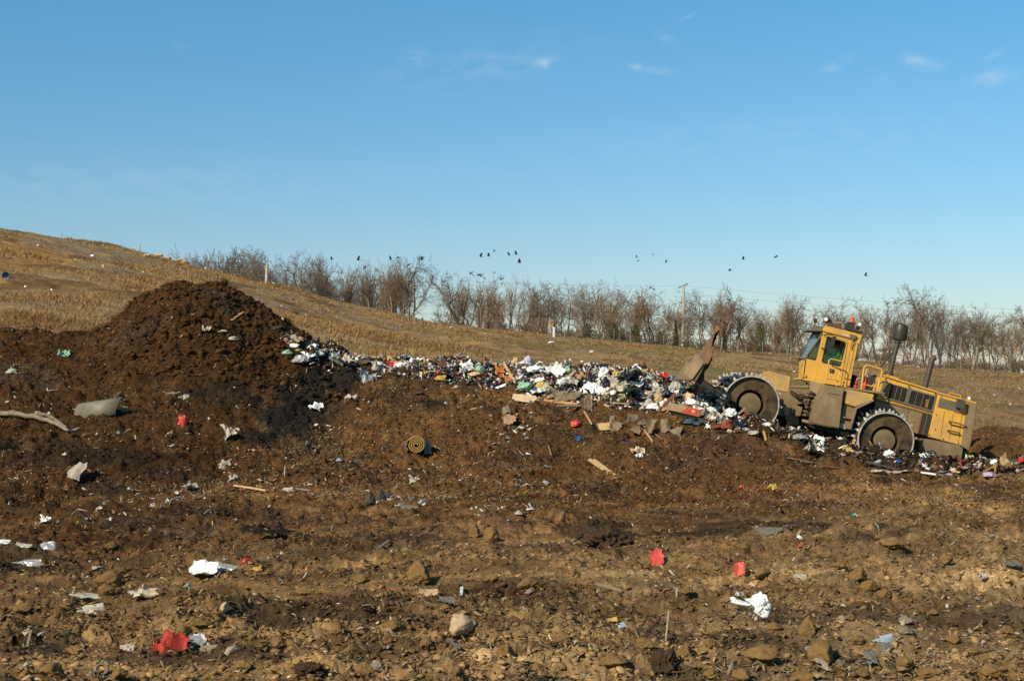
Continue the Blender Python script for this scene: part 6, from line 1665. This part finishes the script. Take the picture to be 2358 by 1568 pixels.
for (x, y, w, h) in [(1089, 1225, 28, 28), (1973, 1325, 40, 26), (2002, 1347, 36, 20), (2039, 1368, 32, 16), (1980, 1472, 34, 26), (1708, 1552, 38, 30), (1844, 1559, 66, 26), (2279, 1545, 40, 26), (2077, 1528, 44, 24), (2115, 1375, 24, 16), (1638, 1479, 30, 22), (1760, 1322, 36, 26), (1218, 1343, 50, 22),
                     (1054, 1544, 28, 20), (258, 1256, 28, 22), (256, 1334, 50, 30), (244, 1359, 36, 22), (426, 1453, 36, 22), (175, 1496, 42, 24), (274, 1552, 46, 26), (460, 1433, 42, 20), (2150, 1410, 26, 14), (1670, 1340, 26, 18), (1930, 1300, 30, 18), (2200, 1470, 30, 20), (2240, 1500, 28, 18), (1780, 1440, 30, 18),
                     (1580, 1500, 40, 26), (1480, 1480, 36, 20), (1300, 1470, 36, 24), (1160, 1500, 40, 24), (980, 1480, 34, 20), (900, 1440, 36, 24), (780, 1450, 40, 24), (640, 1480, 40, 26), (560, 1530, 40, 26), (120, 1540, 50, 30), (60, 1400, 40, 22), (1240, 1540, 44, 30), (2320, 1450, 34, 22), (2180, 1290, 34, 20), (1640, 1550, 40, 24),
                     (1130, 1330, 34, 20), (830, 1330, 36, 20), (700, 1360, 34, 20), (1320, 1320, 30, 18), (1580, 1360, 30, 18), (1960, 1420, 26, 16), (1990, 1550, 36, 20), (2140, 1545, 40, 24)]:
    clod(x + lr.uniform(-4, 4), y, w * 1.1, h * .95, 'clod', 'brown clod of dried earth among the crumbs of the foreground', 'clod', 'earth_clod', 'clods in the foreground')

# --- unlabelled look-alikes filling the strip
def fill(n, names, x0, x1, lab, cat, grp, w0, w1, asp, kinds):
    k = 0
    while k < n:
        c = lr.uniform(x0, x1); lo, hi = np.interp(c, TC, TLO), np.interp(c, TC, THI); Y = lr.uniform(lo + .15, hi - .3)
        if 1700 < c < 2235 and Y > 37.6: continue
        X = (c - CX) * Y / F; z = ground(X, Y); w = lr.uniform(w0, w1)
        shp = lr.choice(kinds)
        me = crumple(lr.randrange(9)) if shp == 'bag' and lr.random() < .6 else sheet(lr.randrange(9), .6, ragged=.35, wave=.45)
        o = inst(names[0], me, LITM[lr.choice(names[1])], lab, cat, grp)
        o.scale = (w, w * lr.uniform(.6, 1), w * lr.uniform(*asp)); o.rotation_euler = (lr.uniform(-.3, .6) + (.5 if shp == 'sheet' else 0), lr.uniform(-.5, .5), lr.uniform(0, 6.28))
        o.location = (X, Y, z + w * lr.uniform(.05, .3)); k += 1
for (x0, x1, where) in [(650, 1130, 'below the mound'), (1130, 1640, 'around the wood pile'), (1640, 2400, 'along the compactor track')]:
    n = 1.25 if x0 == 1130 else .8 if x0 == 650 else .55
    fill(int(34 * n), ('plastic_scrap', ['white', 'white', 'dirty', 'grey']), x0, x1, 'crumpled white or cloudy scrap in the rubbish strip ' + where, 'scrap', 'white scraps ' + where, .16, .48, (.35, .7), ['bag', 'bag', 'sheet'])
    fill(int(16 * n), ('bin_bag', ['black', 'black', 'darkgreen']), x0, x1, 'small black film scrap in the rubbish strip ' + where, 'scrap', 'black scraps ' + where, .25, .55, (.35, .6), ['bag'])
    fill(int(16 * n), ('cardboard_scrap', ['card', 'tan', 'brown', 'card']), x0, x1, 'small brown cardboard scrap in the rubbish strip ' + where, 'cardboard', 'cardboard scraps ' + where, .2, .5, (.5, 1), ['sheet'])
    fill(int(9 * n), ('colour_scrap', ['red', 'blue', 'yellow', 'green', 'pale_blue', 'lilac', 'coral']), x0, x1, 'small brightly coloured wrapper in the rubbish strip ' + where, 'wrapper', 'coloured wrappers ' + where, .14, .26, (.5, .9), ['bag', 'sheet'])
    for _ in range(int(8 * n)):
        c = lr.uniform(x0, x1); lo, hi = np.interp(c, TC, TLO), np.interp(c, TC, THI); Y = lr.uniform(lo, min(hi, lo + 3))
        X = (c - CX) * Y / F; o = inst('wood_stick', plankm(lr.randrange(6)), LITM[lr.choice(['plank', 'oldwood', 'orangewood'])], 'short broken stick in the rubbish strip ' + where, 'stick', 'broken sticks ' + where)
        o.scale = (lr.uniform(.4, 1.0), .05, .025); o.rotation_euler = (0, lr.uniform(-.5, .5), lr.uniform(0, 6.28)); o.location = (X, Y, ground(X, Y) + .12)

for i in range(34):
    x = lr.uniform(1520, 1730); y = np.interp(x, [1520, 1600, 1680, 1730], [938, 955, 980, 995]) + lr.uniform(-46, 8)
    c_ = lr.choice(['white', 'white', 'white', 'dirty', 'grey', 'peach', 'card', 'maroon', 'black'])
    if lr.random() < .6: flat(x, y, lr.uniform(14, 30), lr.uniform(9, 18), c_, 'torn sheet tumbled in the heap in front of the front wheel', 'scrap', 'torn_sheet', 'torn sheets before the front wheel', wave=.3, ragged=.35)
    else: bag(x, y, lr.uniform(14, 26), lr.uniform(10, 18), c_, 'crumpled lump tumbled in the heap in front of the front wheel', 'scrap', 'crumpled_scrap', 'crumpled lumps before the front wheel')
for i in range(22):
    x = lr.uniform(1230, 1520); y = np.interp(x, [1230, 1400, 1520], [900, 890, 915]) + lr.uniform(-30, 14)
    flat(x, y, lr.uniform(16, 36), lr.uniform(9, 18), lr.choice(['white', 'white', 'dirty', 'grey', 'black', 'card']), 'torn sheet among the bags between the wood pile and the blade', 'scrap', 'torn_sheet', 'torn sheets between wood pile and blade', wave=.3, ragged=.35)
# ------------------------------------------------------------------ litter and stones on the grass slope
for (x, y, w, h, lab) in [(338, 588, 18, 8, 'pale boulder on the left ridge right beside the thin stake'), (366, 588, 24, 9, 'wide pale boulder, second from the thin stake on the ridge'), (388, 595, 18, 7, 'grey boulder in the middle of the row on the ridge'), (414, 600, 20, 8, 'pale boulder second from the right in the row on the ridge'), (428, 600, 20, 10, 'grey boulder at the right end of the row on the ridge')]:
    clod(x, y, w, h, 'rock', lab, 'boulder', 'boulder')
q = hit(14, 640); s_ = q.y / F; b = bmesh.new()
lathe_into(b, [(.02, 0), (.5 * 14 * s_, 0), (.5 * 18 * s_, -6 * s_), (.5 * 16.5 * s_, -6 * s_), (.5 * 12 * s_, -1 * s_), (.02, -1 * s_)], 20, Vector((0, 0, 0)))
o = link('plastic_tub', bm_mesh('plastic_tub', b, True), LITM['blue'], None, q + Vector((0, 0, .12))); o.rotation_euler = (.25, 0, .2); tag(o, 'blue plastic tub lying on the grass slope at the left edge', 'tub')
GW = [(213, 589, 12, 6, 'white paper scrap high on the grass slope left of the thin stake'), (59, 660, 9, 6, 'white scrap on the grass slope below the blue tub'), (119, 668, 8, 6, 'white scrap right of the one below the blue tub'), (237, 612, 5, 4, 'tiny white scrap below the high white paper'), (88, 566, 8, 5, 'white scrap near the top left of the slope'),
      (650, 735, 9, 7, 'white scrap on the slope right of the mound top'), (777, 791, 8, 6, 'white scrap on the slope right of the mound shoulder'), (1039, 754, 9, 4, 'white scrap on the slope below the gap in the wood'), (1363, 810, 12, 5, 'white scrap on the slope right of the well pipe'), (1269, 789, 20, 6, 'white rubble on the slope below the well pipe'),
      (1313, 829, 7, 5, 'white scrap on the slope above the big white bag'), (1340, 832, 11, 5, 'pale lilac scrap right of the one above the big white bag'), (797, 806, 6, 4, 'tiny white scrap at the foot of the slope beside the mound'), (474, 616, 8, 4, 'white scrap on the ridge right of the boulders'), (630, 650, 6, 5, 'white scrap below the wooden post'),
      (2290, 1020 - 110, 8, 4, 'white scrap on the grass behind the compactor hood'), (2326, 931, 6, 4, 'white scrap on the grass near the right edge'), (1830, 885 - 30, 7, 4, 'white scrap on the grass left of the cab')]
for x, y, w, h, lab in GW: bag(x, y, w * .85, h * .85, 'white', seed=lr.randrange(9), label=lab, cat='scrap', name='plastic_scrap')
n_ = 0
while n_ < 60:
    x, y = lr.uniform(0, 2358), lr.uniform(580, 960); lim = np.interp(x, HC, HYI)
    q = hit(x, y)
    if q.y < 55 or q.y > 150 or y < lim + 8: continue
    bag(x, y, lr.uniform(2.5, 5.5), lr.uniform(2, 3.5), lr.choice(['white', 'dirty', 'grey']), 'tiny pale scrap of litter blown onto the grass slope', 'scrap', 'plastic_scrap', 'litter specks on the slope'); n_ += 1
q = P(487, 668, 46.2); s_ = q.y / F
tag(link('bent_reed', bm_mesh('bent_reed', tube_into(bmesh.new(), [P(486, 672, 46.2), P(488, 650, 46.2), P(493, 634, 46.2), P(500, 624, 46.2), P(507, 620, 46.2)], .018, 6)), LITM['oldwood']), 'pale bent reed standing on top of the big dark mound', 'reed')
stick(532, 742, 560, 722, 6, 'orangewood', 'brown branch lying high on the right side of the mound', 'branch', 'branch')
stick(422, 628, 410, 620, 4, 'oldwood', 'thin pale stick lying on the grass slope above the mound', 'stick', 'wooden_stick')
bag(538, 780, 26, 9, 'dirty', 'pale flat scrap on the front of the mound', 'scrap', 'plastic_scrap')
bag(475, 762, 20, 12, 'beige', 'cream scrap left of the pale flat one on the mound', 'scrap', 'plastic_scrap')
bag(512, 763, 22, 6, 'beige', 'thin cream scrap between the two on the mound', 'scrap', 'plastic_scrap')
bag(26, 857, 24, 12, 'dirty', 'soiled scrap low on the slope at the left edge', 'scrap', 'plastic_scrap')
bag(30, 856, 16, 12, 'green', 'green scrap beside the soiled one at the left edge', 'scrap', 'plastic_scrap')
bag(146, 820, 26, 7, 'green', 'green scrap on the low ridge left of the mound', 'scrap', 'plastic_scrap')
flat(398, 905, 36, 6, 'oldwood', 'grey flat board on the slope right of the curved metal sheet', 'board', 'board')
bag(425, 917, 20, 8, 'dirty', 'cream scrap below the grey flat board', 'scrap', 'plastic_scrap')

# ------------------------------------------------------------------ birds
m_bird = mat('black feathers', (.014, .013, .015), .6, var=.2); m_bird2 = mat('brown wing feathers', (.10, .055, .035), .7)
def bird_mesh(up, sweep, m):
    bm = bmesh.new()
    prof = [(-.20, .01), (-.15, .035), (-.05, .055), (.05, .05), (.11, .032), (.14, .036), (.17, .03), (.20, .010), (.235, .003)]
    rings = [[bm.verts.new((-x, r * .9 * math.cos(k * math.pi / 4), r * math.sin(k * math.pi / 4) + (.015 if x > .1 else 0))) for k in range(8)] for x, r in prof]
    for A, B in zip(rings, rings[1:]):
        for k in range(8): bm.faces.new((A[k], A[(k + 1) % 8], B[(k + 1) % 8], B[k]))
    bm.faces.new(rings[0]); bm.faces.new(rings[-1][::-1])
    def slab(pts, th):
        A = [bm.verts.new(p) for p in pts]; B = [bm.verts.new((p[0], p[1], p[2] - th)) for p in pts]
        bm.faces.new(A); bm.faces.new(B[::-1])
        for i in range(len(pts)): bm.faces.new((A[i], B[i], B[(i + 1) % len(pts)], A[(i + 1) % len(pts)]))
    slab([(.14, -.03, .0), (.14, .03, .0), (.33, .075, .0), (.35, 0, 0), (.33, -.075, .0)], .012)
    for s in (-1, 1):
        def wp(x, y): return (x, s * y * math.cos(up), y * math.sin(up) + .02)
        slab([wp(-.10, .03), wp(-.13 + sweep * .2, .18), wp(-.10 + sweep * .45, .34), wp(.0 + sweep * .8, .50), wp(.07 + sweep * .6, .42), wp(.10 + sweep * .4, .26), wp(.09, .03)], .012)
    me = bm_mesh('bird', bm); me.materials.append(m); return me
BM = dict(up=bird_mesh(1.05, .1, m_bird), high=bird_mesh(1.35, .2, m_bird), level=bird_mesh(.12, .15, m_bird), down=bird_mesh(-.75, .2, m_bird), low=bird_mesh(-1.15, .25, m_bird2), fold=bird_mesh(-.2, .9, m_bird))
BIRDS = [(763, 596, 10, 'level', 0, 'bird gliding level, farthest left of the flock'), (825, 599, 13, 'up', .4, 'bird with raised wings above the left clump of trees'), (839, 613, 10, 'low', .3, 'brownish bird flying low in front of the left clump'), (900, 598, 11, 'high', 3.0, 'bird with both wings up at the left of a pair'), (916, 594, 10, 'level', 0, 'bird gliding level at the right of a pair'),
         (940, 611, 9, 'level', .6, 'bird crossing the treetops at the right of the left clump'), (971, 592, 12, 'down', .3, 'bird with lowered wings above the right edge of the left clump'), (1107, 591, 12, 'up', .3, 'bird on the left of the seven flying over the wood'), (1125, 590, 11, 'up', 2.9, 'bird second from the left of the seven over the wood'),
         (1137, 575, 10, 'low', 1.2, 'brownish bird highest of all the flock'), (1173, 588, 10, 'high', 2.6, 'bird with raised wings, left one of the pair right of the highest bird'), (1189, 586, 11, 'high', 2.9, 'bird with raised wings, right one of the pair right of the highest bird'), (1197, 605, 13, 'up', 2.8, 'black bird lowest and rightmost of the seven over the wood'),
         (1157, 652, 11, 'down', 1.4, 'bird flying in front of the treetops left of the well pipe'), (1149, 728, 9, 'high', 1.0, 'black bird low in front of the tree trunks'), (973, 737, 9, 'up', .8, 'black bird just above the grass under the gap in the wood'), (1465, 589, 9, 'low', 1.0, 'bird with drooping wings left of three above the utility pole'),
         (1469, 601, 8, 'level', 0, 'small level bird below the one with drooping wings'), (1503, 585, 9, 'low', 1.3, 'bird with drooping wings, highest left of the utility pole'), (1534, 600, 9, 'down', .5, 'small bird nearest the left of the utility pole top'), (1680, 620, 9, 'down', .3, 'small bird low right of the utility pole'), (1711, 597, 11, 'high', .3, 'bird with upright wings right of the utility pole'),
         (1786, 592, 11, 'level', .3, 'level bird highest on the right of the utility pole'), (1993, 635, 11, 'up', .1, 'bird alone above the cab of the compactor, farthest right'), (1592, 771, 8, 'level', .2, 'black bird low between the utility pole and the blade'), (1137, 627, 6, 'fold', .5, 'small bird just above the treetops below the seven'), (678, 722, 14, 'fold', .4, 'black bird resting on the grass slope right of the mound top')]
for x, y, w, k, rz, lab in BIRDS:
    Y = 95 if y < 700 else 120
    q = P(x, y, Y) if not 'resting' in lab else hit(x, y) + Vector((0, 0, .08)); s = q.y / F * w / .55
    o = link('bird', BM[k], None, None, q); o.scale = (s * .9,) * 3; o.rotation_euler = (lr.uniform(-.5, -.1), lr.uniform(-.2, .2), rz); tag(o, lab, 'bird', 'birds over the landfill')
for x, y in [(1083, 631), (1092, 636), (1101, 635), (1107, 636), (1154, 644), (1041, 643), (1022, 650), (1480, 665), (1496, 664), (1507, 668), (1469, 676), (2043, 701), (1682, 693), (1117, 642)]:
    q = P(x, y, 222); o = link('bird', BM['fold'], None, None, q); o.scale = (.95,) * 3; o.rotation_euler = (0, -.9, lr.uniform(0, 6)); tag(o, 'dark bird perched on the top twigs of the bare wood', 'bird', 'birds perched in the treetops')
